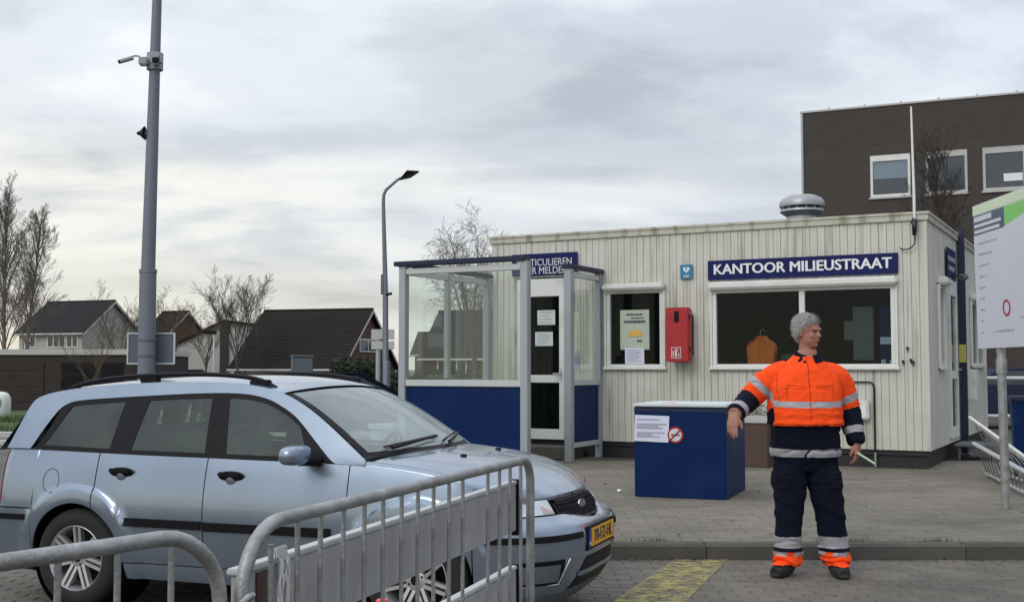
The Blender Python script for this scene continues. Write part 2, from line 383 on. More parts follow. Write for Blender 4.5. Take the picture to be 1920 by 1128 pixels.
# ------------------------------------------------------------------ ground, road, pavement, kerb
def lay(name, base, m, ms, x0, x1, y0, y1, L, W, gap, ztop, near, ang=0, th=.03, holes=()):
    """running bond of real stones; the ones that show largest are objects, the rest one mesh"""
    cells = []
    c, s = cos(ang), sin(ang)
    rad = max(x1-x0, y1-y0)
    cx, cy = (x0+x1)/2, (y0+y1)/2
    nj = int(rad/W)+2; ni = int(rad/L)+2
    for j in range(-nj, nj):
        for i in range(-ni, ni):
            u = (i + (.5 if j % 2 else 0))*L; v = j*W
            x, y = cx + u*c - v*s, cy + u*s + v*c
            if not (x0 <= x <= x1 and y0 <= y <= y1): continue
            if abs(x)/max(y, .1) > .62: continue
            if any(a <= x <= b_ and c_ <= y <= d_ for a, b_, c_, d_ in holes): continue
            cells.append((near(x, y), x, y))
    cells.sort()
    stone = MB().cham(-L/2+gap/2, L/2-gap/2, -W/2+gap/2, W/2-gap/2, -th, 0, .004).mesh(name, m)
    big = MB(); rnd = random.Random(5)
    for k, (_, x, y) in enumerate(cells):
        dz = rnd.uniform(-.002, .001); tl = rnd.uniform(-.006, .006); rz = ang + rnd.uniform(-.008, .008)
        if k < 295:
            o = bpy.data.objects.new(name, stone); col.objects.link(o); o.parent = base
            o.location = (x, y, ztop+dz); o.rotation_euler = (tl, tl*.6, rz)
        else:
            big.pv = rnd.random()
            big.cham(-L/2+gap/2, L/2-gap/2, -W/2+gap/2, W/2-gap/2, -th, 0, .004, Matrix.Translation((x, y, ztop+dz)) @ Matrix.Rotation(rz, 4, 'Z'))
    big.build(name + '_field', ms, base, kind='stuff')
KY = 9.14       # front of the kerb
g = MB(); g.grid(lambda u, v: (-500+1000*u, -60+1060*v, -.045), 40, 40)
g.build('ground', M['soil'], kind='structure')
road = MB().grid(lambda u, v: (-34+60*u, -6+15.1*v, -.006), 30, 12).build('road', M['joint'], kind='structure')
lay('road_brick', road, M['road'], M['road_s'], -6.5, 6.5, 4.0, KY-.01, .21, .105, .007, 0.0, lambda x, y: (abs(y-8.1)*1.2 + abs(x-2.4)*.5 if x > .3 else 9+y), R(0))
pave = MB(); pave.box(-1.2, 22, KY+.1, 34, -.03, .1145)
pave = pave.build('pavement', M['joint'], kind='structure')
lay('paving_brick', pave, M['paver'], M['paver_s'], -1.1, 7.4, KY+.2, 17.2, .30, .15, .007, .12, lambda x, y: abs(y-10)+abs(x-2.4)*.35, 0,
    holes=((-1.6, -1.25, 0, 99),))
kerb = MB().box(-1.3, 12, KY+.03, KY+.11, -.03, .10).build('kerb', M['joint'], kind='structure')
ks = MB().cham(-.496, .496, 0, .13, -.03, .122, .022).mesh('kerb_stone', M['kerb'])
for i in range(14):
    o = bpy.data.objects.new('kerb_stone', ks); col.objects.link(o); o.parent = kerb; o.location = (-1.0 + i*1.0, KY, random.uniform(-.002, .002)); o.rotation_euler[2] = random.uniform(-.003, .003)
MB().add([(1.66, 9.12, .005), (1.25, 9.12, .005), (.45, 7.0, .005), (.92, 7.0, .005)], [(0, 1, 2, 3)]).build('yellow_road_marking', M['yellowpaint'], road,
    label='worn yellow painted stripe')
# far road and verge on the left
fr = MB().grid(lambda u, v: (-60+58.6*u, 9.2+16.3*v, -.02), 10, 10).build('far_road', M['asphalt'], kind='structure')
vk = MB()
for i in range(60): vk.cham(-.49, .49, 0, .16, -.05, .10, .012, Matrix.Translation((-52+i*1.0, 25.4, 0)))
for i in range(60): vk.cham(-.49, .49, 0, .16, -.05, .07, .012, Matrix.Translation((-52+i*1.0, 23.0, 0)))
vk.build('verge_kerb', M['coping'], kind='structure')
vg = MB().grid(lambda u, v: (-60+59*u, 25.56+14.2*v, .06+.10*MN.noise(Vector((u*20, v*6, 0)))), 40, 16)
verge = vg.build('verge', M['grass'], kind='structure')
gr = MB(); rg = random.Random(3)
for k in range(9000):
    x = rg.uniform(-20, -8); y = rg.uniform(25.6, 34); h = rg.uniform(.04, .12); a = rg.uniform(0, pi); w = .012
    gr.add([(x-w*cos(a), y-w*sin(a), .04), (x+w*cos(a), y+w*sin(a), .04), (x+rg.uniform(-.03, .03), y, .10+h)], [(0, 1, 2)])
gr.build('grass_blades', M['grass'], label='short green grass on the verge before the brown wall', cat='grass', kind='stuff')
# ------------------------------------------------------------------ cabin
BX, BY, BZ, BA = 5.594, 15.760, .12, -R(27.9)
CB = (BX, BY, 0)
def cw(x, y, z):      # cabin frame -> world
    v = Matrix.Rotation(BA, 4, 'Z') @ Vector((x, y, 0)); return (v.x+BX, v.y+BY, z)
W_, D_ = 6.70, 7.0
ZB, ZT, ZF = .365, 3.47, 3.585
cabin = empty('site_office_cabin', CB, BA, 'long cream boarded site office cabin with flat roof, black skirt and white windows', 'cabin')
def decomp(x0, x1, z0, z1, holes):
    xs = sorted({x0, x1, *[h[i] for h in holes for i in (0, 1)]}); out_ = []
    for a, b_ in zip(xs, xs[1:]):
        if b_ <= x0 or a >= x1: continue
        cur = z0; mid = (a+b_)/2
        for h in sorted([h for h in holes if h[0] < mid < h[1]], key=lambda h: h[2]):
            if h[2] > cur: out_.append((a, b_, cur, h[2]))
            cur = h[3]
        if cur < z1: out_.append((a, b_, cur, z1))
    return out_
F_OPEN = [(-6.22, -5.40, .36, 2.90), (-4.68, -3.76, 1.47, 2.66), (-3.00, -.42, 1.47, 2.62)]
S_OPEN = [(.85, 1.35, 1.47, 2.66), (1.95, 2.75, .42, 2.86), (4.55, 6.3, 1.5, 2.62)]
core = MB()
for a, b_, c_, d_ in decomp(-W_, 0, ZB, ZT, F_OPEN): core.box(a, b_, .02, .09, c_, d_)
for a, b_, c_, d_ in decomp(.09, D_, ZB, ZT, S_OPEN): core.box(-.09, -.02, a, b_, c_, d_)
core.box(-W_+.02, -W_+.09, .09, D_, ZB, ZT); core.box(-W_+.09, -.09, D_-.09, D_-.02, ZB, ZT)
core.build('wall', M['fascia'], cabin)
MB().box(-W_+.03, -.03, .03, D_-.03, 3.40, 3.50).build('roof', M['black'], cabin)
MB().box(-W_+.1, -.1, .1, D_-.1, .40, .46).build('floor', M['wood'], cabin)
sk = MB(); sk.box(-W_+.06, -.06, .06, .12, .1, ZB); sk.box(-.12, -.06, .12, D_-.06, .1, ZB); sk.box(-W_+.06, -W_+.12, .12, D_-.06, .1, ZB)
sk.box(-W_+.03, -.02, .03, .059, ZB-.07, ZB-.003)
sk.build('skirt', M['black'], cabin)
bw = .1047
n = int(round(W_/bw)); cache = {}
def board(par, T, w, z0, z1, jit):
    key = (round(w, 3), round(z0, 3), round(z1, 3))
    if key not in cache:
        m_ = MB(); h = w/2 - .0028
        prof = [(-h, .018), (-h, .003), (-h+.005, 0), (-.005, 0), (-.002, .0022), (.002, .0022), (.005, 0), (h-.005, 0), (h, .003), (h, .018)]
        vs = [(a, y, z0) for a, y in prof] + [(a, y, z1) for a, y in prof]; k = len(prof)
        m_.add(vs, [(i, i+1, k+i+1, k+i) for i in range(k-1)]); cache[key] = m_.mesh('cladding_board', M['clad'])
    o = bpy.data.objects.new('cladding_board', cache[key]); col.objects.link(o); o.parent = par; o.matrix_local = T @ Matrix.Translation((0, jit, 0))
def clad(par, length, holes, mk, z0, z1):
    k = int(round(length/bw)); w = length/k
    for i in range(k):
        a, b_ = i*w, (i+1)*w; cur = z0; mid = (a+b_)/2; j = random.uniform(-.0015, .0015)
        for h in sorted([h for h in holes if h[0]-.03 < mid < h[1]+.03], key=lambda h: h[2]):
            if h[2] > cur + .02: board(par, mk(mid), w, cur, h[2], j)
            cur = h[3]
        if cur < z1 - .02: board(par, mk(mid), w, cur, z1, j)
clad(cabin, W_, [(h[0]+W_, h[1]+W_, h[2], h[3]) for h in F_OPEN], lambda c: Matrix.Translation((-W_+c, 0, 0)), ZB, ZT)
RS = Matrix.Rotation(R(90), 4, 'Z')
clad(cabin, D_, S_OPEN, lambda c: Matrix.Translation((0, c, 0)) @ RS, ZB, ZT)
clad(cabin, D_, [], lambda c: Matrix.Translation((-W_, c, 0)) @ Matrix.Rotation(R(-90), 4, 'Z'), ZB, ZT)
fa = MB()
fa.box(-W_-.03, .03, -.03, .03, ZT, ZF-.035); fa.box(-.03, .03, .031, D_+.03, ZT, ZF-.035); fa.box(-W_-.03, -W_+.03, .031, D_+.03, ZT, ZF-.035)
fa.box(-W_-.045, .045, -.045, .04, ZF-.034, ZF); fa.box(-.04, .045, .041, D_+.045, ZF-.034, ZF); fa.box(-W_-.045, -W_+.04, .041, D_+.045, ZF-.034, ZF)
fa.build('fascia', M['fascia'], cabin)
ct = MB(); ct.box(-.045, .006, -.006, .0, ZB, ZT); ct.box(.0, .006, .0, .05, ZB, ZT)
ct.build('corner_trim', M['clad'], cabin)
def window(par, T, w, h, mull=(), shutter=.0, fr=.06, pane='wglass', sill=True, blind=0):
    """window in the local XZ plane with origin at its lower left, standing out to -Y"""
    f = MB(); f.bevbox(0, w, -.035, .05, 0, fr, .006, T); f.bevbox(0, w, -.035, .05, h-fr, h, .006, T)
    f.bevbox(0, fr, -.034, .05, fr-.002, h-fr+.002, .006, T); f.bevbox(w-fr, w, -.034, .05, fr-.002, h-fr+.002, .006, T)
    for mx_ in mull: f.bevbox(mx_-.04, mx_+.04, -.03, .045, fr-.002, h-fr+.002, .005, T)
    fo = f.build('window', M['wframe'], par)
    xs = [fr] + [q for m_ in mull for q in (m_-.04, m_+.04)] + [w-fr]
    for a, b_ in zip(xs[::2], xs[1::2]): MB().box(a, b_, .0, .006, fr, h-fr, T).build('pane', M[pane], fo)
    if shutter:
        s_ = MB(); s_.bevbox(-.04, w+.04, -.15, .0, h-.01, h+shutter, .025, T); s_.box(-.03, -.002, -.05, -.005, 0, h-.012, T); s_.box(w+.002, w+.03, -.05, -.005, 0, h-.012, T)
        s_.build('shutter_box', M['wframe'], fo)
    if sill: MB().bevbox(-.05, w+.05, -.07, -.036, -.02, .022, .005, T).build('sill', M['wframe'], fo)
    return fo
window(cabin, Matrix.Translation((-4.68, 0, 1.47)), .92, 1.19, shutter=.085)
window(cabin, Matrix.Translation((-3.00, 0, 1.47)), 2.58, 1.15, mull=(1.31,), shutter=.10)
SR = Matrix.Rotation(R(90), 4, 'Z')
window(cabin, Matrix.Translation((0, .85, 1.47)) @ SR, .50, 1.19, shutter=.10)
window(cabin, Matrix.Translation((0, 4.55, 1.5)) @ SR, 1.75, 1.12, mull=(.9,), shutter=.10)
# doors
def door(par, T, w, h, name='door'):
    f = MB(); s = .085
    f.bevbox(0, w, -.03, .05, 0, .16, .005, T); f.bevbox(0, w, -.03, .05, h-.30, h-.02, .005, T)
    f.bevbox(0, s, -.029, .05, .158, h-.298, .005, T); f.bevbox(w-s, w, -.029, .05, .158, h-.298, .005, T); f.bevbox(s, w-s, -.028, .05, .88, 1.0, .005, T)
    d = f.build(name, M['wframe'], par)
    MB().box(s, w-s, 0, .006, .16, .88, T).build('pane', M['wglass'], d); MB().box(s, w-s, 0, .006, 1.0, h-.30, T).build('pane', M['wglass'], d)
    hd = MB(); hd.tube([T @ Vector((w-.05, -.03, 1.02)), T @ Vector((w-.05, -.08, 1.02)), T @ Vector((w-.17, -.08, 1.02))], .011, 8); hd.bevbox(w-.07, w-.03, -.036, -.03, .93, 1.1, .004, T)
    hd.build('handle', M['alloy'], d)
door(cabin, Matrix.Translation((-6.22, 0, .365)), .82, 2.53)
door(cabin, Matrix.Translation((0, 1.95, .43)) @ SR, .80, 2.43)
# dark room seen through the panes
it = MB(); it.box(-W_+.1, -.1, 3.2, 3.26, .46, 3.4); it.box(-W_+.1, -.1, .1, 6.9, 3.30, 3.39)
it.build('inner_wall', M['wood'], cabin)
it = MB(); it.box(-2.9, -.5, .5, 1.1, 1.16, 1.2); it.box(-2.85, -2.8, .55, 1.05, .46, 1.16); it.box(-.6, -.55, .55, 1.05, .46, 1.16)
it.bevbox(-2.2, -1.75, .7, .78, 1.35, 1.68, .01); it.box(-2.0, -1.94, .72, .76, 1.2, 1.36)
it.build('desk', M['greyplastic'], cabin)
def cthing(name, x, y, z, label, cat, group=None, side=False):
    return empty(name, cw(x, y, z), BA + (R(90) if side else 0), label, cat, group)
t = cthing('wall_cabinet', -1.02, .22, 1.58, 'pale grey wall box inside the right pane of the wide office window', 'cabinet')
MB().bevbox(-.02, .26, 0, .14, 0, .75, .01).build('case', M['intwall'], t); MB().bevbox(-.14, .0, -.01, .1, .28, .55, .008).build('card_reader', M['intwall'], t)
t = cthing('blue_notice', -.66, .16, 1.50, 'blue and white notice sheet inside right edge of wide office window', 'notice')
b_ = MB(); b_.box(0, .2, 0, .01, 0, .82); b_.build('sheet', M['blue'], t)
b_ = MB(); b_.box(.0, .2, -.004, -.001, .30, .40); b_.box(.01, .07, -.004, -.001, .03, .09); b_.box(.12, .19, -.004, -.001, .03, .09); b_.build('print', M['paper'], t)
# a colleague's orange jacket seen in the gloom behind the glass
t = cthing('orange_jacket', -2.34, .14, 1.2, 'orange work jacket hanging dimly behind glass in the wide office window', 'jacket')
j = MB(); jw = smooth_interp([(0, 1.05), (.5, .95), (.78, 1.0), (.86, .86), (.93, .45), (1.0, .26)])
j.grid(lambda u, v: ((-.20+.4*u)*jw(v), .02*sin(u*14)+.05*cos(pi*(u-.5)), .02+.72*v), 16, 14)
j.grid(lambda u, v: ((-.20+.4*u)*jw(v), .16 - .04*cos(pi*(u-.5)), .02+.72*v), 16, 14)
j.build('body', M['vest'], t, smooth=True)
MB().tube([(-.02, .08, .72), (-.02, .08, .80), (.02, .08, .84), (.05, .08, .80)], .006, 6).build('hanger_hook', M['alloy'], t)
# ------------------------------------------------------------------ signs on the cabin
def sign(name, x, z0, z1, w, label, m='navy', y=-.028, cat='sign', side=False):
    t = cthing(name, x if not side else .028, y if not side else x, z0, label, cat, side=side)
    MB().bevbox(0, w, -.012, .0, 0, z1-z0, .003).build('sign_panel', M[m], t)
    return t
t = sign('office_sign', -3.06, 2.755, 3.04, 2.69, 'wide navy sign with white capitals KANTOOR MILIEUSTRAAT over the big window')
text_mesh('lettering', 'KANTOOR MILIEUSTRAAT', .205, M['white'], t, at(1.345, -.014, .145), bold=.0062, sx=1.02)
for o in [o for o in bpy.data.objects if o.name == 'lettering']:
    w_ = o.dimensions.x; k = 2.52/w_
    for v in o.data.vertices: v.co.x = 1.345 + (v.co.x-1.345)*k
t = sign('reporting_sign', -6.31, 2.93, 3.275, 1.15, 'smaller navy sign above the door reading PARTICULIEREN HIER MELDEN')
text_mesh('lettering', 'PARTICULIEREN\nHIER MELDEN', .158, M['alul'], t, at(.575, -.014, .135) , bold=.002, sx=.86)
t = sign('side_sign', 1.66, 2.80, 3.26, .95, 'navy two-line sign on the side wall, above the side door', side=True)
b_ = MB(); b_.box(.1, .85, -.015, -.0125, .27, .34); b_.box(.14, .78, -.015, -.0125, .13, .2); b_.build('lettering', M['greyink'], t)
t = sign('defibrillator_sign', -3.485, 2.79, 3.0, .19, 'small teal square sign with white heart and AED lettering', 'teal')
heart = [(16*sin(a)**3/17, (13*cos(a)-5*cos(2*a)-2*cos(3*a)-cos(4*a))/17) for a in [2*pi*i/28 for i in range(28)]]
MB().prism([(x*.055, y*.055) for x, y in heart], .0015, at(.095, -.0125, .135)).build('heart', M['white'], t)
MB().prism([(-.006, .03), (.012, .03), (.002, .006), (.014, .006), (-.012, -.03), (-.004, -.004), (-.014, -.004)], .001, at(.095, -.0145, .137)).build('bolt', M['teal'], t)
text_mesh('lettering', 'AED', .05, M['white'], t, at(.095, -.0135, .035), bold=.001)
# fire extinguisher cabinet
t = cthing('extinguisher_cabinet', -3.62, -.02, 1.56, 'red plastic fire extinguisher cabinet hung between the two windows', 'cabinet')
MB().bevbox(0, .33, -.24, -.05, .0, .80, .03).build('body', M['red'], t)
MB().bevbox(-.008, .338, -.262, -.242, .004, .796, .012).build('lid', M['red'], t)
MB().bevbox(.0, .33, -.05, .0, .1, .7, .01).build('back_plate', M['black'], t)
MB().bevbox(.125, .195, -.275, -.262, .58, .74, .008).build('window_slot', M['trim'], t)
for z in (.15, .62): MB().bevbox(.332, .352, -.25, -.2, z, z+.07, .005).build('hinge', M['trim'], t)
s_ = MB().box(.075, .225, -.266, -.2625, .055, .215).build('pictogram', M['paperw'], t)
b_ = MB(); b_.box(.085, .215, -.268, -.2665, .065, .205); b_.build('red_field', M['red'], s_)
b_ = MB(); b_.bevbox(.135, .165, -.2705, -.2685, .075, .17, .0008); b_.box(.14, .16, -.2705, -.2685, .172, .19); b_.box(.16, .185, -.2705, -.2685, .165, .18); b_.box(.1, .118, -.2705, -.2685, .08, .17); b_.box(.185, .2, -.2705, -.2685, .08, .13)
b_.build('symbol', M['paperw'], s_)
# papers on glass
def paper(name, x, z0, w, h, y, label, m='paper', lines=4, side=False, tilt=0, ink='greyink', cat='paper'):
    t = cthing(name, x if not side else y, y if not side else x, z0, label, cat, side=side)
    MB().grid(lambda u, v: (u*w+tilt*v, -.003*sin(u*5+v*3)-.002, v*h), 6, 6).build('sheet', M[m], t)
    b_ = MB(); rr = random.Random(len(name)+lines)
    for i in range(lines):
        zz = h*(.85 - .7*i/max(lines-1, 1)); x = w*.12; x1 = w*rr.uniform(.55, .88)
        while x < x1: q = rr.uniform(.012, .034); b_.box(x, min(x+q, x1), -.0085, -.0065, zz, zz+.006+h*.012*rr.uniform(.6, 1.2)); x += q+.006
    if lines: b_.build('print', M[ink], t, kind='stuff')
    return t
paper('door_notice', -5.87, 2.15, .31, .23, -.008, 'white sheet with faint print high on the dark door glass', 'paperw', 4)
paper('door_notice', -5.91, 1.82, .31, .22, -.008, 'pale printed sheet lower on the door glass, just below the other', 'paperw', 5)
t = paper('window_poster', -4.46, 1.75, .47, .60, -.010, 'pale green poster with orange picture inside the narrow window', 'poster', 0, cat='poster')
b_ = MB(); rr = random.Random(2)
for zz, x0, x1, hh in ((.52, .1, .34, .022), (.47, .18, .38, .016), (.405, .06, .40, .036)):
    x = x0
    while x < x1: q = rr.uniform(.015, .05); b_.box(x, x+q, -.0085, -.0065, zz, zz+hh); x += q+.009
b_.box(.27, .35, -.0085, -.0065, .12, .145)
b_.build('headline', M['ink'], t)
MB().prism([(-.12, -.04), (.12, -.04), (.11, .03), (.05, .07), (-.02, .06), (-.10, .02)], .002, at(.24, -.0065, .24)).build('picture', M['orangeprint'], t)
paper('window_note', -4.38, 1.535, .31, .24, -.020, 'white note taped across the poster foot in the narrow window', 'paper', 6)
# roof ventilator
t = empty('roof_ventilator', (4.60, 18.5, 3.5), BA, 'round galvanised ventilator cowl standing on the cabin roof', 'roof vent')
MB().lathe([(.0, .0), (.24, .0), (.24, .36), (.20, .38)], 28).build('duct', M['steel'], t, smooth=True)
MB().lathe([(.19, .36), (.25, .37), (.345, .44), (.335, .47), (.22, .50), (.20, .52)], 28).build('lower_cowl', M['steel'], t, smooth=True)
MB().lathe([(.20, .50), (.35, .52), (.355, .585), (.31, .65), (.20, .70), (.0, .71)], 28).build('cap', M['steel'], t, smooth=True)
v_ = MB()
for i in range(14): a = 2*pi*i/14; v_.box(-.004, .004, .22, .33, .46, .53, Matrix.Rotation(a, 4, 'Z'))
v_.build('bird_guard', M['steel'], t, kind='stuff')
# aerial and cable
t = empty('aerial_mast', cw(-.14, -.075, 2.9), BA, 'thin white aerial rod rising above the front corner of the cabin', 'aerial')
MB().tube([(0, 0, .45), (0, .005, .9), (-.02, .03, 2.12)], [.018, .018, .012], 8).build('rod', M['white'], t)
MB().bevbox(-.03, .03, -.03, .05, .42, .58, .008).build('bracket', M['greyplastic'], t); MB().tube([(.0, -.03, .36), (.0, -.03, .47)], .028, 8).build('connector', M['trim'], t)
cb_ = [(.0, -.03, .37), (.01, -.035, .30), (.0, -.02, .24), (-.04, .0, .20), (-.10, .02, .175), (-.17, .03, .18), (-.2, .04, .20)]
MB().tube(cb_, .009, 6).build('cable', M['trim'], t)
MB().tube([(.0, -.03, .46), (-.035, -.04, .52), (-.01, -.04, .60), (.025, -.04, .56), (.015, -.04, .48)], .008, 6).build('cable_loop', M['trim'], t)
# pipework right of the person
t = cthing('conduit', -1.05, 0, 0, 'thin dark conduit looping over the meter boxes by the corner', 'pipe')
MB().tube([(-.30, -.03, 1.28), (.28, -.03, 1.28), (.325, -.03, 1.25), (.335, -.03, 1.2), (.335, -.03, .60), (.335, -.03, .14)], .011, 8).build('pipe', M['trim'], t, smooth=True)
MB().tube([(.335, -.03, .13), (.335, -.03, .33)], .017, 8).build('sleeve', M['galv'], t)
t = cthing('meter_box', -.98, -.01, .77, 'upper white meter box low on the cabin front, right of the person', 'meter box', 'meter boxes')
MB().bevbox(-.06, .2, -.10, 0, 0, .26, .02).build('case', M['wframe'], t)
MB().bevbox(-.03, .17, -.106, -.1, .03, .2, .003).build('cover', M['white'], t)
t = cthing('meter_box', -1.12, -.01, .60, 'lower white meter box partly hidden behind the person', 'meter box', 'meter boxes')
MB().bevbox(0, .24, -.08, 0, 0, .15, .015).build('case', M['wframe'], t)
MB().tube([(.12, -.04, 0), (.12, -.04, -.22)], .018, 8).build('pipe', M['white'], t)
t = cthing('wall_tap', -.27, 0, 1.52, 'small black tap fittings on the cabin front near its corner', 'tap')
for x, z in ((0, .22), (-.06, .04), (.04, .06), (.07, .03)):
    b_ = MB(); b_.bevbox(x-.014, x+.014, -.05, 0, z-.02, z+.02, .004); b_.tube([(x, -.03, z), (x+.006, -.035, z-.05)], .006, 6); b_.build('fitting', M['black'], t)
# brown planter box behind the blue box
t = cthing('planter', -2.62, -.75, .12, 'brown planter trough with winter plants between blue box and cabin', 'planter')
MB().bevbox(0, .62, 0, .42, 0, .60, .01).build('trough', M['brown'], t); MB().bevbox(-.02, .64, -.02, .44, .60, .70, .01).build('rim', M['coping'], t)
lf = MB(); rl = random.Random(11)
for i in range(260):
    x, y, z = rl.uniform(.03, .6), rl.uniform(.03, .4), .70+rl.uniform(0, .16); a = rl.uniform(0, 2*pi); e = rl.uniform(-.6, .9); s = rl.uniform(.02, .04)
    d = Vector((cos(a)*cos(e), sin(a)*cos(e), sin(e)))*s; n_ = d.orthogonal().normalized()*s*.35
    p = Vector((x, y, z)); lf.add([p-d, p+n_, p+d, p-n_], [(0, 1, 2, 3)])
lf.build('foliage', [M['leaf']], t, kind='stuff')
# floodlight on side wall and blue post
t = cthing('wall_lamp', .0, 1.35, 2.72, 'small dark lamp on an arm beside the side door', 'lamp', side=True)
MB().tube([(0, 0, .05), (0, -.22, .08), (.22, -.26, .08)], .012, 6).build('arm', M['trim'], t); MB().bevbox(.2, .42, -.32, -.2, .04, .12, .02).build('lamp_head', M['greyplastic'], t)
t = cthing('blue_post', .065, 3.05, .12, 'tall blue square post against side wall with yellow tag', 'post')
MB().bevbox(-.05, .05, -.06, .06, 0, 3.55, .008).build('shaft', M['bluedark'], t)
MB().bevbox(-.09, .09, -.10, .10, 0, .03, .006).build('base_plate', M['galv'], t)
MB().bevbox(-.053, .053, -.09, -.062, 1.44, 1.72, .004).build('yellow_plate', M['yellowtag'], t)
t = cthing('letter_box', .03, 3.75, .95, 'white metal box on side wall right of the blue post', 'letter box')
MB().bevbox(0, .14, 0, .34, 0, .50, .015).build('case', M['wframe'], t)
st = cthing('door_step', .05, 1.9, .12, 'low metal step under the side door', 'step')
b_ = MB(); b_.box(0, .9, 0, .95, .20, .23); [b_.box(x, x+.03, y, y+.03, 0, .2) for x in (.05, .82) for y in (.05, .85)]; b_.build('tread', M['greyplastic'], st)
# ------------------------------------------------------------------ entrance kiosk
K = cthing('entrance_screen', 0, 0, .12, 'glazed wind screen around the door with aluminium posts and dark blue lower panels', 'wind screen')
KX0, KX1, KY0 = -6.75, -4.80, -2.5
pw = .055
HT = 2.80
def post(x, y, z0=0, z1=HT, w=pw, m='alu'): MB().bevbox(x-w, x+w, y-w, y+w, z0, z1, .006).build('post', M[m], K)
post(KX0, KY0); post(KX1, KY0); post(KX0, -.06); post(KX0, -1.30, 1.2, HT-.05, .04); post(KX1, -1.12); post(KX1, -.06, w=.045)
b_ = MB(); b_.bevbox(KX0+pw, KX1-pw, KY0-.04, KY0+.04, 1.10, 1.19, .006); b_.build('sill_rail', M['alul'], K)
b_ = MB(); b_.bevbox(KX0+pw, KX1-pw, KY0-.04, KY0+.04, 2.68, 2.76, .006); b_.build('head_rail', M['alul'], K)
b_ = MB(); b_.bevbox(KX0+pw, KX1-pw, KY0-.04, KY0+.04, .16, .24, .006); b_.build('foot_rail', M['alul'], K)
MB().box(KX0+pw, KX1-pw, KY0-.008, KY0+.008, .24, 1.10).build('lower_panel', M['blue'], K)
MB().box(KX0+pw, KX1-pw, KY0-.004, KY0+.004, 1.19, 2.68).build('pane', M['kglass'], K)
MB().bevbox(KX0-.12, KX1+.03, KY0-.10, KY0+.08, HT, HT+.065, .008).build('top_cap', M['bluedark'], K)
for xa, y0, y1 in ((KX0, KY0+pw, -.06-pw), (KX1, -1.12+pw, -.06-.045)):
    b_ = MB(); b_.bevbox(xa-.035, xa+.035, y0, y1, 1.10, 1.18, .006); b_.build('sill_rail', M['alul'], K)
    b_ = MB(); b_.bevbox(xa-.035, xa+.035, y0, y1, 2.68, 2.76, .006); b_.build('head_rail', M['alul'], K)
    b_ = MB(); b_.bevbox(xa-.035, xa+.035, y0, y1, .20, .27, .006); b_.build('foot_rail', M['alul'], K)
    MB().box(xa-.008, xa+.008, y0, y1, .27, 1.10).build('lower_panel', M['blue'], K)
    MB().box(xa-.004, xa+.004, y0, y1, 1.18, 2.68).build('pane', M['kglass'], K)
    MB().bevbox(xa-.08, xa+.08, y0-.15 if xa == KX1 else KY0+.085, -.01, HT, HT+.06, .008).build('top_cap', M['bluedark'], K)
pt = cthing('side_notice', -4.83, -.95, 1.45, 'small white notice stuck on the right side pane of wind screen', 'notice', side=True)
MB().box(0, .28, .0, .004, 0, .22).build('sheet', M['paper'], pt)
kp = cthing('threshold_strip', -5.35, -1.75, .12, 'yellow worn strip on the paving at screen opening', 'strip')
MB().bevbox(0, .5, 0, .3, 0, .035, .006).build('strip', M['yellowtag'], kp)
ts = cthing('entrance_step', -6.4, -.75, .12, 'dark concrete step in front of the cabin door', 'step')
MB().bevbox(0, 1.35, 0, .7, 0, .17, .01).build('slab', M['kerb'], ts)
# ------------------------------------------------------------------ blue box with white top
bx0 = Vector((1.296, 12.49)); bx1 = Vector((2.20, 12.14))
ba = math.atan2(bx1.y-bx0.y, bx1.x-bx0.x)
t = empty('blue_container_box', (bx0.x, bx0.y, .12), ba, 'waist high dark blue box with pale lid standing on paving before the office', 'box')
bwid = (bx1-bx0).length
MB().bevbox(0, bwid, 0, 1.12, 0, .945, .008).build('body', M['blue'], t)
MB().bevbox(-.02, bwid+.02, -.02, 1.14, .947, .977, .006).build('lid', M['paperw'], t)
b_ = MB(); b_.box(0, bwid, -.004, -.001, .895, .93); b_.build('edge_band', M['bluedark'], t)
n_ = empty('box_notice', (bx0.x, bx0.y, .12), ba, 'large white printed sheet taped to the upper left of blue box', 'notice')
MB().grid(lambda u, v: (.0+.37*u+.012*v, -.012-.004*sin(u*7)*v, .585+.275*v - .01*u), 8, 6).build('sheet', M['paper'], n_)
b_ = MB()
rr = random.Random(17)
for zz, x1 in ((.81, .28), (.762, .35), (.742, .26), (.722, .31), (.672, .33), (.652, .2), (.632, .28)):
    x = .03
    while x < x1: q = rr.uniform(.010, .034); b_.box(x, min(x+q, x1), -.021, -.018, zz, zz+.008); x += q+.006
b_.build('print', M['greyink'], n_, kind='stuff')
n_ = empty('no_smoking_sticker', (bx0.x, bx0.y, .12), ba, 'round red and white no smoking sticker on the blue box', 'sticker')
cT = at(.445, -.010, .655)
MB().prism([(.085*cos(2*pi*i/36), .085*sin(2*pi*i/36)) for i in range(36)], .003, cT).build('ring', M['red'], n_)
MB().prism([(.066*cos(2*pi*i/36), .066*sin(2*pi*i/36)) for i in range(36)], .003, at(.445, -.0135, .655)).build('white_field', M['paperw'], n_)
b_ = MB(); b_.box(-.045, .035, -.008, .008, 0, .002, at(.445, -.017, .655)); b_.box(.04, .05, -.008, .008, 0, .002, at(.445, -.017, .655)); b_.build('cigarette', M['ink'], n_)
b_ = MB(); b_.box(-.07, .07, -.008, .008, 0, .002, at(.445, -.0195, .655) @ Matrix.Rotation(R(45), 4, 'Z')); b_.build('bar', M['red'], n_)
b_ = MB(); b_.prism([(0, 0), (.16, 0), (.13, .1), (.02, .09)], .002, Matrix.Translation((.22, .35, .978)))
b_.build('lid_sticker', M['cone'], t)

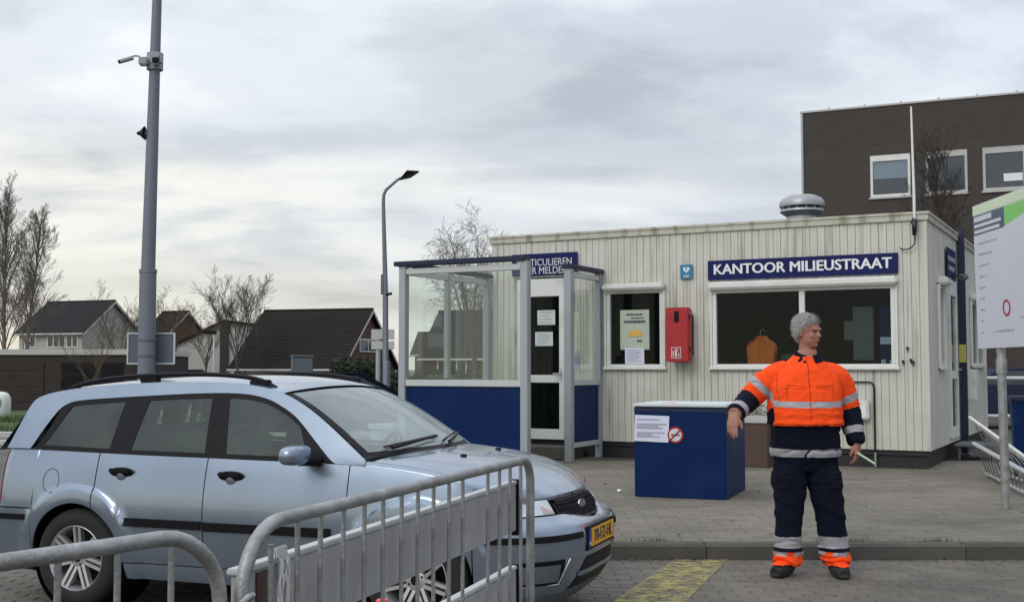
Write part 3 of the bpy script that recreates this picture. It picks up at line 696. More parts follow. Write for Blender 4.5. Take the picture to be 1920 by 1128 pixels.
# wind-blown leaves and weeds
lv = MB(); rl = random.Random(23)
for k in range(420):
    if k < 150: x, y = rl.uniform(.6, 6.2), KY - rl.random()**2*.25 - .01; z = .012
    elif k < 300: q = cw(rl.uniform(-6.5, 0), -.04-rl.random()**2*.35, 0); x, y, z = q[0], q[1], .13
    else: x, y, z = rl.uniform(.6, 6.5), rl.uniform(KY+.2, 15), .128
    a = rl.uniform(0, 2*pi); s = rl.uniform(.010, .026); d = Vector((cos(a), sin(a), rl.uniform(-.2, .3)))*s; e = Vector((-sin(a), cos(a), rl.uniform(-.2, .4)))*s*.6; p = Vector((x, y, z))
    lv.add([p-d, p+e, p+d, p-e], [(0, 1, 2, 3)])
lv.build('fallen_leaves', M['bark'], label='small brown leaves scattered along the kerb and cabin foot', cat='leaves', kind='stuff')
wd = MB()
for k in range(700):
    c = rl.choice((1.1, 2.6, 3.3, 4.4, 5.2)) + rl.gauss(0, .10) if k < 350 else None
    if c is not None: x, y, z = c, KY+.14+abs(rl.gauss(0, .012)), .118
    else: q = cw(rl.choice((-3.9, -2.9, -1.4, -.6, -.1))+rl.gauss(0, .12), .03-abs(rl.gauss(0, .03)), 0); x, y, z = q[0], q[1], .118
    h = rl.uniform(.015, .05); a = rl.uniform(0, 6.3)
    wd.add([(x-.003*cos(a), y-.003*sin(a), z), (x+.003*cos(a), y+.003*sin(a), z), (x+rl.gauss(0, .012), y+rl.gauss(0, .012), z+h)], [(0, 1, 2)])
wd.build('weeds', M['grass'], label='tiny weeds growing in the kerb joint and along the cabin skirt', cat='weeds', kind='stuff')
sc_ = empty('paper_scrap', (1.17, 12.95, .125), .4, 'small white paper scrap lying left of the blue box', 'scrap')
MB().grid(lambda u, v: (u*.06, v*.05, .02*sin(u*4)*v+.012*u), 4, 4).build('sheet', M['paper'], sc_)
# ------------------------------------------------------------------ dark brick office block behind
BB = -R(25)
ob = empty('office_block', (9.72, 39, 0), BB, 'tall dark brown brick office block behind the cabin on the right', 'building')
OW = [(2.2, 3.45, 7.02, 8.40), (3.92, 5.17, 7.02, 8.40), (5.62, 6.87, 7.02, 8.40), (7.35, 8.6, 7.02, 8.40), (2.2, 3.45, 3.6, 4.98), (5.62, 6.87, 3.6, 4.98), (7.35, 8.6, 3.6, 4.98)]
w_ = MB()
for a, b_, c_, d_ in decomp(0, 20, 0, 10.0, OW): w_.box(a, b_, 0, .2, c_, d_)
w_.box(0, .2, .2, 12, 0, 10.0); w_.box(.2, 20, 11.8, 12, 0, 10.0); w_.box(.2, 20, .2, 11.8, 9.8, 9.9)
w_.build('wall', M['brickd'], ob)
b_ = MB()
for i in range(11): b_.box(-.005, 20, -.005, -.001, 9.86-i*.11, 9.90-i*.11)
b_.build('relief_course', M['brickd'], ob, kind='stuff')
MB().box(-.04, 20, -.04, .24, 10.0, 10.06).build('coping', M['coping'], ob)
for i in range(9): MB().tube([(.9+i*1.15, .05, 10.06), (.9+i*1.15, .05, 10.13)], .03, 6).build('roof_bracket', M['coping'], ob)
MB().tube([(.02, -.03, 0), (.02, -.03, 9.98)], .04, 8).build('corner_pipe', M['coping'], ob)
for i, (a, b_, c_, d_) in enumerate(OW):
    f = MB(); T = Matrix.Translation((a, .06, c_)); w, h = b_-a, d_-c_
    f.box(0, w, -.05, .05, 0, .09, T); f.box(0, w, -.05, .05, h-.20, h, T); f.box(0, .08, -.05, .05, .09, h-.20, T); f.box(w-.08, w, -.05, .05, .09, h-.20, T)
    fo = f.build('window', M['coping' if i != 0 else 'wframe'], ob)
    MB().box(.08, w-.08, .0, .01, .09, h-.20, T).build('pane', M['darkglass'], fo)
    MB().box(-.04, w+.04, -.12, -.051, -.06, 0, T).build('sill', M['coping'], fo)
    if i == 0: MB().box(.09, w-.09, -.012, -.003, .60, h-.21, T).build('blind', M['blind'], fo)
    if i == 2:
        MB().box(.60, w-.10, -.012, -.003, .28, .52, T).build('paper', M['white'], fo)
# ------------------------------------------------------------------ houses
def house(name, loc, ang, L, D, ze, zr, label, wallm, tilem='tile', gz=0, extra=None, cat='house'):
    """local: ridge along x (0..L), depth 0..D; front eave y=0; gable end at x=L faces the viewer's right"""
    h = empty(name, loc, ang, label, cat)
    w_ = MB(); w_.box(0, L, 0, D, gz, ze)
    w_.add([(L, 0, ze), (L, D, ze), (L, D/2, zr-.12)], [(0, 1, 2)]); w_.add([(0, 0, ze), (0, D, ze), (0, D/2, zr-.12)], [(0, 2, 1)])
    w_.build('wall', M[wallm], h)
    ov, th = .35, .12
    sl = sqrt((D/2)**2 + (zr-ze)**2); dirv = Vector((0, D/2, zr-ze))/sl; nrm = Vector((0, -dirv.z, dirv.y))
    r_ = MB()
    for sgn in (0, 1):
        T = Matrix.Identity(4) if not sgn else Matrix.Translation((L, D, 0)) @ Matrix.Rotation(pi, 4, 'Z')
        p0 = Vector((-ov, 0, ze)) - dirv*ov; p1 = Vector((-ov, D/2, zr))
        a = [p0, p0 + Vector((L+2*ov, 0, 0)), p1 + Vector((L+2*ov, 0, 0)), p1]
        r_.add([T @ p for p in a] + [T @ (p + nrm*th) for p in a], [(0, 3, 2, 1), (4, 5, 6, 7), (0, 1, 5, 4), (1, 2, 6, 5), (3, 0, 4, 7)])
    ro = r_.build('roof', M[tilem], h)
    c_ = MB(); k = int((sl+ov)/.34)
    for sgn in (0, 1):
        T = Matrix.Identity(4) if not sgn else Matrix.Translation((L, D, 0)) @ Matrix.Rotation(pi, 4, 'Z')
        for i in range(k):
            q = Vector((-ov, 0, ze)) - dirv*ov + dirv*(i*.34) + nrm*(th+.002); e = q + dirv*.34
            v4 = [q + nrm*.018, q + nrm*.018 + Vector((L+2*ov, 0, 0)), e + Vector((L+2*ov, 0, 0)), e, q, q + Vector((L+2*ov, 0, 0))]
            c_.add([T @ p for p in v4], [(0, 1, 2, 3), (4, 5, 1, 0)])
    c_.build('tile_courses', M[tilem], ro, kind='stuff')
    rt = MB().tube([(-ov, D/2, zr+th+.02), (L+ov, D/2, zr+th+.02)], .09, 8).build('ridge', M[tilem], ro)
    for x in (-ov-.03, L+ov):
        for y0, y1 in ((-.3, D/2), (D+.3, D/2)):
            v_ = MB(); za = ze - ov*dirv.z; v_.add([(x, y0, za-.12), (x+.03, y0, za-.12), (x+.03, y1, zr-.12), (x, y1, zr-.12), (x, y0, za+.06), (x+.03, y0, za+.06), (x+.03, y1, zr+.1), (x, y1, zr+.1)],
                  [(0, 1, 2, 3), (4, 7, 6, 5), (0, 4, 5, 1), (3, 2, 6, 7), (1, 5, 6, 2), (0, 3, 7, 4)])
            v_.build('verge_board', M['coping'], h)
    MB().tube([(-ov, -.38, ze-ov*dirv.z+.02), (L+ov, -.38, ze-ov*dirv.z+.02)], .07, 8).build('gutter', M['coping'], h)
    return h
def hwin(h, x, z, w, hh, y=0, side=False, L=0, n=2, m='wframe'):
    T = Matrix.Translation((x, y, z)) if not side else Matrix.Translation((L, x, z)) @ Matrix.Rotation(R(90), 4, 'Z')
    f = MB(); f.box(0, w, -.05, -.005, 0, .08, T); f.box(0, w, -.05, -.005, hh-.08, hh, T)
    for i in range(n+1): xx = i*(w-.08)/n; f.box(xx, xx+.08, -.05, -.005, .08, hh-.08, T)
    fo = f.build('window', M[m], h)
    for i in range(n): a = i*(w-.08)/n + .08; b2 = (i+1)*(w-.08)/n; MB().box(a, b2, -.025, -.01, .08, hh-.08, T).build('pane', M['darkglass'], fo)
# pixel-derived places, distances chosen for real house sizes
h1 = house('house', (-42.0, 100, 0), -R(20), 6.6, 7.4, 4.5, 7.15, 'pale detached house with dark pitched roof beyond the brown garage row', 'cream')
hwin(h1, 3.0, 3.2, 1.9, 1.05, n=3); hwin(h1, 5.2-.2, 3.2, 1.2, 1.05); hwin(h1, .6, 3.2, 1.2, 1.0)
h1b = house('house', (-35.6, 112, 0), -R(20), 2.4, 8.0, 4.2, 6.9, 'brown roofed house half hidden behind the pale house at left', 'brickr', 'tileb')
h2 = house('house', (-18.9, 80, 0), -R(18), 7.9, 9.0, 1.55, 5.45, 'low house with huge dark brown roof and brick gable, behind the street lamp', 'brickr', 'tileb')
hwin(h2, 3.2, .55, 1.7, .85, n=1); hwin(h2, 1.0, .55, 1.2, .85, n=1)
hwin(h2, 3.0, 2.6, 2.8, .9, side=True, L=7.9, n=2)
h3 = house('house', (-5.7, 76, 0), -R(14), 4.6, 8.5, 2.2, 5.2, 'dark roofed house seen through the glass of the entrance screen', 'brickd', 'tile')
hwin(h3, .9, .9, 2.0, 1.2, n=3)
h3b = house('shed', (-7.6, 92, 0), -R(6), 7, 6, 2.6, 4.2, 'distant dark shed roof left of the house behind the screen', 'brickd', 'tile')
# grey gable with tall dark flue
h4 = empty('gabled_house', (-25.7, 90, 0), -R(4), 'grey rendered gable end with tall dark chimney stripe', 'house')
gp = [(0, 0), (9.0, 0), (9.0, 4.3), (4.1, 5.0), (3.6, 4.9), (0, 3.25)]
MB().prism(gp, 8.0, Matrix.Translation((0, 8, 0)) @ FRONT).build('wall', M['render'], h4)
r_ = MB()
for (xa, za), (xb, zb) in (((-.3, 3.15), (3.7, 5.02)), ((3.7, 5.02), (9.3, 4.35))):
    r_.add([(xa, -.3, za), (xb, -.3, zb), (xb, 8.3, zb), (xa, 8.3, za), (xa, -.3, za+.16), (xb, -.3, zb+.16), (xb, 8.3, zb+.16), (xa, 8.3, za+.16)], [(0, 1, 2, 3), (4, 7, 6, 5), (0, 4, 5, 1), (1, 5, 6, 2), (3, 2, 6, 7), (0, 3, 7, 4)])
r_.build('roof', M['tileb'], h4)
MB().box(3.45, 4.05, -.25, -.01, 0, 4.75).build('chimney', M['black'], h4)
# flat roofed garage row
gx = empty('garage_row', (-24.5, 40.2, 0), 0, 'long flat roofed dark brown garage row with pale roof edge, far left', 'garage')
MB().box(0, 11.5, 0, 7, 0, 1.93).build('wall', M['brickg'], gx)
MB().box(-.1, 11.56, -.06, 7.1, 1.931, 2.12).build('fascia', M['coping'], gx)
for i in range(4):
    d = MB(); x = 1.0+i*2.7
    for k in range(6): d.box(x, x+2.1, -.03-.008*(k % 2), -.002, .05+k*.27, .31+k*.27)
    d.build('garage_door', M['brickg' if i != 3 else 'trim'], gx)
# hedge mass and low far fence filling between houses
def bush(name, loc, sx, sy, sz, n, label, m='hedge', cat='hedge', ls=.12, seed=1):
    t = empty(name, loc, 0, label, cat); b_ = MB(); r = random.Random(seed)
    for i in range(n):
        u, v, w = r.uniform(-1, 1), r.uniform(-1, 1), r.random()**.7
        k = 1 - .25*w + .2*MN.noise(Vector((u*3, v*3, w*3+seed)))
        p = Vector((u*sx*k, v*sy*k, w*sz*(.8+.25*MN.noise(Vector((u*4+seed, v*2, 0))))))
        a, e = r.uniform(0, 2*pi), r.uniform(-1, 1); d = Vector((cos(a)*cos(e), sin(a)*cos(e), sin(e)))*ls*r.uniform(.5, 1.3); q = d.orthogonal().normalized()*ls*.5
        b_.add([p-d, p+q, p+d, p-q], [(0, 1, 2, 3)])
    b_.build('foliage', M[m], t, kind='stuff')
    s_ = MB()
    for i in range(7): a = i*.9; s_.tube([(sx*.5*cos(a), sy*.4*sin(a), 0), (sx*.55*cos(a), sy*.4*sin(a), sz*.5), (sx*.7*cos(a+.3), sy*.5*sin(a), sz*.85)], [.04, .03, .01], 5)
    s_.build('stem', M['bark'], t); return t
bush('hedge', (-8.2, 62, 0), 1.6, 1.0, 2.3, 2600, 'dark evergreen hedge beneath the brick gable by the lamp post', seed=2)
bush('hedge', (-19.5, 64, 0), 6.5, 1.0, 1.35, 5000, 'low dark hedge in front of the big brown roof', seed=3)
bush('hedge', (-3.5, 58, 0), 3.2, 1.0, 1.5, 3200, 'low dark hedge seen below the screen glass', seed=4)
bush('shrub', (-13.6, 37.5, 0), 1.1, .7, .55, 900, 'low dark shrubs at the foot of the garage wall', seed=5, cat='shrub')
# ------------------------------------------------------------------ bare trees
def tree(loc, H, spread, label, seed, m='bark', form='vase', nb=7, tw=.012, up=.9, droop=0, stems=7, name='bare_tree', group=None):
    """bare winter tree: short bole and rising limbs (vase) or a leader with steep limbs (column); ever finer twigs"""
    r = random.Random(seed); t = empty(name, loc, r.uniform(0, 6), label, 'tree', group)
    r0 = H*.013; tr, cr = MB(), MB()
    def path(p, d, L, k, wob, lift):
        pts = [p.copy()]; q = p.copy(); dd = d.copy()
        for i in range(k):
            dd = (dd + Vector((r.uniform(-1, 1), r.uniform(-1, 1), r.uniform(-.5, .5)+lift))*wob).normalized(); q = q + dd*L/k; pts.append(q.copy())
        return pts
    def grow(p, d, L, rad, lv):
        k = (6, 5, 4, 3, 2)[lv]; pts = path(p, d, L, k, .12+.05*lv, (.35 if lv < 2 else .1) - (droop if lv > 1 else 0))
        cr.tube(pts, [max(rad*(1-.75*i/k), tw*.2) for i in range(k+1)], 5 if lv == 0 else 3, cap=False)
        if lv >= 3: return
        n = nb + (2 if lv == 0 else 0)
        for j in range(n):
            f = .18 + .80*(j+r.random())/n; i = min(int(f*k), k-1); a = pts[i].lerp(pts[i+1], f*k-i); ax = (pts[i+1]-pts[i]).normalized()
            az = r.uniform(0, 2*pi); o1 = ax.orthogonal().normalized(); sdv = o1*cos(az) + ax.cross(o1)*sin(az)
            nd = (ax*up + sdv*r.uniform(.5, 1.0) + Vector((0, 0, .25))).normalized()
            grow(a, nd, L*r.uniform(.38, .62)*(1.15-.55*f), max(rad*(1-.6*f)*.45, tw*.36), lv+1)
    if form == 'vase':
        bole = path(Vector((0, 0, 0)), Vector((0, 0, 1)), H*.34, 4, .05, .5); tr.tube(bole, [r0*(1-.1*i) for i in range(5)], 8, cap=False)
        for j in range(stems):
            f = .55 + .45*j/(stems-1); i = min(int(f*4), 3); a = bole[i].lerp(bole[i+1], f*4-i); az = 2.4*j + r.uniform(-.4, .4)
            grow(a, Vector((cos(az)*spread, sin(az)*spread, r.uniform(.8, 1.2))).normalized(), H*r.uniform(.46, .64), r0*.46, 0)
    else:
        lead = path(Vector((0, 0, 0)), Vector((0, 0, 1)), H*.94, 8, .035, .6); tr.tube(lead, [r0*(1-.11*i) for i in range(9)], 8, cap=False)
        for j in range(stems):
            f = .16 + .80*j/stems; i = min(int(f*8), 7); a = lead[i].lerp(lead[i+1], f*8-i); az = 2.4*j + r.uniform(-.5, .5)
            grow(a, Vector((cos(az)*spread, sin(az)*spread, 1)).normalized(), H*r.uniform(.26, .36)*(1.15-.6*f), r0*.34, 0)
    tr.build('trunk', M[m], t); cr.build('crown', M[m], t); return t
tree((-36.3, 84, 0), 13.8, .30, 'tall slender bare poplar cut by the far left edge', 4, m='barkpale', form='column', nb=6, tw=.03, stems=24)
tree((-34.4, 83, 0), 12.2, .30, 'slightly shorter bare poplar just right of the leftmost one', 9, m='barkpale', form='column', nb=6, tw=.03, stems=24)
tree((-16.4, 50, 0), 3.6, .8, 'small thin bare tree in front of the garage row', 14, 'barklight', nb=4, tw=.016, stems=5)
tree((-27.4, 82, 0), 7.3, .75, 'bare tree with thin crown right of the pale house', 21, nb=5, tw=.026)
tree((-22.9, 78, 0), 6.9, .55, 'bare tan twiggy tree just right of the camera mast', 22, 'barklight', nb=5, tw=.026)
tree((-20.9, 80, 0), 6.4, .55, 'second tan twiggy tree, left of the grey gable', 23, 'barklight', nb=5, tw=.026)
tree((-17.9, 77, 0), 7.6, .42, 'wide crowned bare tree beside the big brown roof', 31, nb=6, tw=.028, stems=9)
tree((-1.55, 48, 0), 7.6, .36, 'bare birch with drooping twigs behind the left end of the cabin', 41, nb=7, tw=.018, droop=.8, stems=9)
tree((12.35, 33.5, 0), 7.9, .26, 'slim dark bare tree before the office block window', 51, form='column', nb=6, tw=.016, stems=20)
tree((17.9, 34.5, 0), 6.0, .5, 'bare tree beyond the notice board at right', 52, nb=5, tw=.014)
tree((-13.0, 36.5, 0), 3.2, .7, 'young bare sapling on the verge by the shrubs', 61, 'barklight', nb=4, tw=.009, stems=5)
# ------------------------------------------------------------------ camera mast and street lamps
pm = empty('camera_mast', (-5.60, 18, 0), 0, 'tall grey steel mast carrying security cameras, behind the car', 'mast')
MB().tube([(0, 0, 0), (0, 0, 2.97), (0, 0, 2.98)], [.135, .128, .105], 20).build('lower_shaft', M['polegrey'], pm, smooth=True)
MB().tube([(0, 0, 2.97), (.03, 0, 5), (.10, 0, 9.5)], [.108, .092, .052], 20).build('upper_shaft', M['polegrey'], pm, smooth=True)
MB().tube([(0, 0, 2.93), (0, 0, 2.985)], .136, 20).build('collar', M['polegrey'], pm, smooth=True)
MB().tube([(0, 0, 0), (0, 0, .03)], .26, 20).build('base_plate', M['galv'], pm)
sb = MB(); sb.bevbox(-.33, .37, .150, .165, 1.55, 2.00, .004); sgn_ = empty('back_of_sign', (-5.60, 18, 0), 0, 'grey back of a rectangular traffic sign strapped to the mast', 'sign'); sb.build('panel', M['signback'], sgn_)
b_ = MB(); b_.box(-.35, .39, .14, .17, 1.53, 1.552); b_.box(-.35, .39, .14, .17, 1.998, 2.02); b_.box(-.35, -.328, .14, .17, 1.552, 1.998); b_.box(.368, .39, .14, .17, 1.552, 1.998); b_.build('edge', M['alul'], sgn_)
for z in (1.66, 1.9): MB().lathe([(.134, z-.015), (.142, z-.012), (.142, z+.012), (.134, z+.015)], 20).build('strap', M['greyplastic'], sgn_)
ps = empty('backing_box', (-4.95, 18.4, 0), 0, 'small dark equipment box on a post beside the mast', 'box'); MB().bevbox(-.13, .12, -.1, .1, 1.05, 1.45, .02).build('case', M['trim'], ps); MB().tube([(0, 0, 0), (0, 0, 1.05)], .03, 8).build('post', M['galv'], ps)
T = Matrix.Translation((.05, 0, 6.22))
k1 = empty('security_camera', (-5.55, 18, 6.22), 0, 'grey bracket and bullet camera reaching left from the mast', 'camera')
MB().lathe([(.10, -.14), (.125, -.13), (.125, .13), (.10, .14)], 18).build('clamp', M['camwhite'], k1, smooth=True)
MB().bevbox(.0, .16, -.26, -.10, -.10, .08, .03).build('junction_box', M['camwhite'], k1); MB().bevbox(.04, .14, -.29, -.255, -.08, .0, .01).build('lens_window', M['trim'], k1)
MB().bevbox(-.20, -.06, -.20, -.08, -.10, .03, .02).build('mount_plate', M['camwhite'], k1)
MB().tube([(-.16, -.12, .0), (-.21, -.14, .05), (-.27, -.15, .055), (-.31, -.16, .03)], .014, 8).build('arm', M['camwhite'], k1, smooth=True)
MB().tube([(-.29, -.16, .02), (-.47, -.22, -.055)], .034, 12).build('housing', M['camwhite'], k1, smooth=True); MB().tube([(-.468, -.219, -.054), (-.495, -.228, -.065)], .030, 12).build('lens', M['trim'], k1)
k2 = empty('loudspeaker_horn', (-5.52, 18, 5.10), 0, 'small dark horn pointing left on the mast below the cameras', 'loudspeaker')
MB().lathe([(.02, 0), (.04, .05), (.11, .12)], 14, Matrix.Translation((-.29, 0, 0)) @ Matrix.Rotation(R(90), 4, 'Y')).build('horn', M['trim'], k2, smooth=True)
MB().bevbox(-.17, -.10, -.03, .03, -.04, .04, .01).build('bracket', M['greyplastic'], k2)
sl = empty('street_lamp', (-2.78, 26, 0), 0, 'tall grey street lamp with bent arm and flat dark head', 'street lamp')
MB().tube([(0, 0, 0), (0, 0, 1.6), (-.02, 0, 1.62), (-.03, 0, 3.2)], [.085, .085, .07, .062], 14).build('lower_post', M['polegrey'], sl, smooth=True)
MB().tube([(-.03, 0, 3.2), (-.09, 0, 5.15), (-.08, 0, 5.33), (-.03, 0, 5.44), (.22, 0, 5.66), (.30, 0, 5.71)], [.058, .04, .036, .034, .03, .03], 12).build('upper_post', M['polegrey'], sl, smooth=True)
lh = MB(); lh.add([(.26, -.06, 5.66), (.26, .06, 5.66), (.44, .12, 5.86), (.44, -.12, 5.86), (.70, .10, 5.85), (.70, -.10, 5.85), (.50, -.11, 5.72), (.50, .11, 5.72)],
   [(0, 1, 2, 3), (3, 2, 4, 5), (5, 4, 7, 6), (6, 7, 1, 0), (0, 3, 5, 6), (1, 7, 4, 2)])
lh.build('lamp_head', M['trim'], sl)
MB().bevbox(-.13, -.06, -.05, .05, 2.2+.9, 2.6+.95, .01).build('control_box', M['greyplastic'], sl); MB().tube([(.0, -.05, 3.1), (.12, -.08, 3.12)], .03, 8).build('sensor', M['trim'], sl)
s2 = empty('sign_post', (-3.42, 30, 0), 0, 'shorter grey post with small sign plates beside the street lamp', 'sign post')
MB().tube([(0, 0, 0), (0, 0, 2.25)], .06, 12).build('post', M['alu'], s2, smooth=True)
MB().bevbox(-.17, .42, -.08, -.06, 1.95, 2.16, .004).build('sign_plate', M['coping'], s2); MB().bevbox(-.17, .42, -.08, -.06, 2.20, 2.46, .004).build('sign_plate', M['coping'], s2)
s3 = empty('utility_cabinet', (-5.9, 33, 0), R(20), 'grey roadside utility cabinet beyond the car roof', 'cabinet')
MB().bevbox(-.28, .28, -.2, .2, 0, 1.78, .03).build('case', M['signback'], s3); MB().bevbox(-.30, .30, -.22, .22, 1.78, 1.84, .02).build('cap', M['greyplastic'], s3)
s4 = empty('street_lamp', (-10.85, 52, 0), 0, 'short distant street lamp in front of the grey gable', 'street lamp')
s4.location.x = -13.2
MB().tube([(0, 0, 0), (0, 0, 3.0)], .045, 8).build('post', M['alul'], s4); MB().bevbox(-.45, .1, -.1, .1, 2.98, 3.14, .03).build('lamp_head', M['trim'], s4)
wv = empty('white_container', (-14.42, 33, 0), R(12), 'small white rounded container on the verge at the left edge', 'container')
MB().ell((0, 0, .42), .34, .34, .40, p=.6).build('shell', M['wframe'], wv, smooth=True); MB().bevbox(-.16, .16, -.36, -.32, .40, .62, .02).build('hatch', M['coping'], wv)
bk = MB().bevbox(-11.35, -10.75, 29.0, 29.5, .1, .42, .04); bk = bk.build('bench_block', M['coping'], label='pale concrete block at the edge of the grass', cat='block')
# dark car parked behind the screen
pc = empty('parked_car', (-3.6, 22.5, 0), R(8), 'dark parked car glimpsed between silver car roof and the screen', 'car')
prof = [(-2.1, .3), (-2.1, .8), (-1.95, .98), (-1.2, 1.02), (-.6, 1.36), (.7, 1.40), (1.45, 1.0), (2.0, .9), (2.1, .6), (2.1, .3)]
b_ = MB()
for y in (-.8, .8): pass
T = Matrix.Translation((0, .8, 0)) @ FRONT
b_.prism(prof, 1.6, T); b_.build('body', M['navyfab'], pc)
b_ = MB(); b_.prism([(-1.1, 1.0), (-.58, 1.3), (.62, 1.33), (1.3, 1.0)], .01, Matrix.Translation((0, -.802, 0)) @ FRONT); b_.build('window', M['darkglass'], pc)
for x in (-1.3, 1.3): MB().lathe([(.0, -.1), (.3, -.1), (.31, 0), (.3, .1), (0, .1)], 20, Matrix.Translation((x, -.75, .31)) @ Matrix.Rotation(R(90), 4, 'X')).build('wheel', M['rubber'], pc)
# white bucket-like tray in front of the screen, seen over the bonnet
tb = empty('white_tub', (0, 0, 0), 0, 'small white tub beyond the windscreen, before the blue panel', 'tub')
tb.location = cw(-6.35, -3.6, .12)
MB().lathe([(0, .0), (.12, .0), (.17, .55), (.20, .56), (.20, .62), (.15, .62), (.14, .5), (0, .48)], 24).build('shell', M['wframe'], tb, smooth=True)
# ------------------------------------------------------------------ notice board on the right
nb_ = empty('notice_board', (4.78, 11.45, .12), 0, 'tall white notice board with green and slate header on a steel post, right edge', 'notice board')
MB().tube([(0, 0, 0), (-.012, 0, 1.56), (.02, 0, 2.9)], .042, 14).build('post', M['galv'], nb_, smooth=True)
MB().tube([(-.010, 0, 1.30), (-.011, 0, 1.44)], .052, 14).build('clamp', M['galv'], nb_, smooth=True)
MB().tube([(.02, -.9, 0), (.0, -.9, 3.0)], .042, 14).build('post', M['galv'], nb_, smooth=True)
# board plane: runs towards the viewer; u = 0 far edge, 1 near; leaning a little
pA, pB, pC, pD = Vector((4.825, 11.92, 1.67)), Vector((4.76, 9.9, 1.67)), Vector((4.70, 9.9, 3.10)), Vector((4.80, 11.92, 3.12))
def bd(u, v, o=0):
    p = pA.lerp(pB, u).lerp(pD.lerp(pC, u), v); nrm = (pB-pA).cross(pD-pA).normalized()
    if nrm.x > 0: nrm = -nrm
    return p + nrm*o - Vector((4.78, 11.45, .12))
def quad(mb, u0, u1, v0, v1, o):
    a = [bd(u0, v0, o), bd(u1, v0, o), bd(u1, v1, o), bd(u0, v1, o)]; b2 = [bd(u0, v0, o-.002), bd(u1, v0, o-.002), bd(u1, v1, o-.002), bd(u0, v1, o-.002)]
    mb.add(a+b2, [(0, 1, 2, 3), (7, 6, 5, 4), (0, 4, 5, 1), (1, 5, 6, 2), (2, 6, 7, 3), (3, 7, 4, 0)])
b_ = MB()
a = [bd(0, 0, .078), bd(1, 0, .078), bd(1, 1, .078), bd(0, 1, .078), bd(0, 0, .09), bd(1, 0, .09), bd(1, 1, .09), bd(0, 1, .09)]
b_.add(a, [(0, 3, 2, 1), (4, 5, 6, 7), (0, 1, 5, 4), (1, 2, 6, 5), (2, 3, 7, 6), (3, 0, 4, 7)]); b_.build('board', M['boardw'], nb_)
b_ = MB(); quad(b_, 0, 1, .93, .995, .093); b_.build('header_band', M['greenpale'], nb_)
b_ = MB(); quad(b_, 0, .42, .79, .925, .093); b_.build('header_field', M['slate'], nb_)
b_ = MB(); quad(b_, .422, 1, .79, .925, .093); b_.build('header_field', M['green'], nb_)
b_ = MB(); quad(b_, .02, .26, .88, .915, .096); quad(b_, .02, .38, .84, .862, .096); quad(b_, .02, .36, .80, .822, .096); b_.build('header_text', M['boardw'], nb_)
b_ = MB(); r = random.Random(8)
for i in range(9):
    v = .72 - i*.077; x = .06; x1 = r.uniform(.34, .66)
    while x < x1: q = r.uniform(.012, .045); quad(b_, x, x+q, v, v+.012*r.uniform(.8, 1.2), .093); x += q+.008
b_.build('text_lines', M['greyink'], nb_, kind='stuff')
b_ = MB()
ring = []
for q, rad in ((0, 1), (1, .74)):
    for i in range(20): ring.append(bd(.40+.045*rad*cos(2*pi*i/20), .26+.055*rad*sin(2*pi*i/20), .100))
b_.add(ring, [(i, (i+1) % 20, 20+(i+1) % 20, 20+i) for i in range(20)]); b_.build('prohibition_ring', M['red'], nb_)
# ------------------------------------------------------------------ fence, bin and leaning barriers at right
fn = empty('rail_fence', (9.5, 24, .1), R(-4), 'white horizontal rail fence beyond the cabin side', 'fence')
for z in (.40, 1.17): MB().tube([(0, 0, z), (6, 0, z)], .035, 8).build('rail', M['wframe'], fn)
for x in (0, 1.5, 3, 4.5, 6): MB().tube([(x, .05, 0), (x, .05, 1.3)], .035, 8).build('post', M['galv'], fn)
pk = empty('parked_car', (11.6, 27, .1), R(-6), 'dark blue parked car behind the white rail fence', 'car')
b_ = MB(); b_.prism(prof, 1.6, T); b_.build('body', M['bluedark'], pk)
b_ = MB(); b_.prism([(-1.1, 1.0), (-.58, 1.3), (.62, 1.33), (1.3, 1.0)], .01, Matrix.Translation((0, -.802, 0)) @ FRONT); b_.build('window', M['darkglass'], pk)
for x in (-1.3, 1.3): MB().lathe([(.0, -.1), (.3, -.1), (.31, 0), (.3, .1), (0, .1)], 20, Matrix.Translation((x, -.75, .31)) @ Matrix.Rotation(R(90), 4, 'X')).build('wheel', M['rubber'], pk)
bl = empty('blue_bin', (6.42, 14.4, .12), R(-20), 'dark blue wheeled bin cut by the right edge', 'bin')
b_ = MB(); b_.add([(-.26, -.24, .1), (.26, -.24, .1), (.26, .24, .1), (-.26, .24, .1), (-.30, -.30, .95), (.30, -.30, .95), (.30, .30, .95), (-.30, .30, .95)], [(3, 2, 1, 0), (4, 5, 6, 7), (0, 1, 5, 4), (1, 2, 6, 5), (2, 3, 7, 6), (3, 0, 4, 7)]); b_.build('body', M['blue'], bl)
MB().bevbox(-.33, .33, -.34, .32, .952, 1.01, .02).build('lid', M['bluedark'], bl)
for x in (-.24, .24): MB().tube([(x-.03, .22, .11), (x+.03, .22, .11)], .11, 16).build('wheel', M['rubber'], bl)
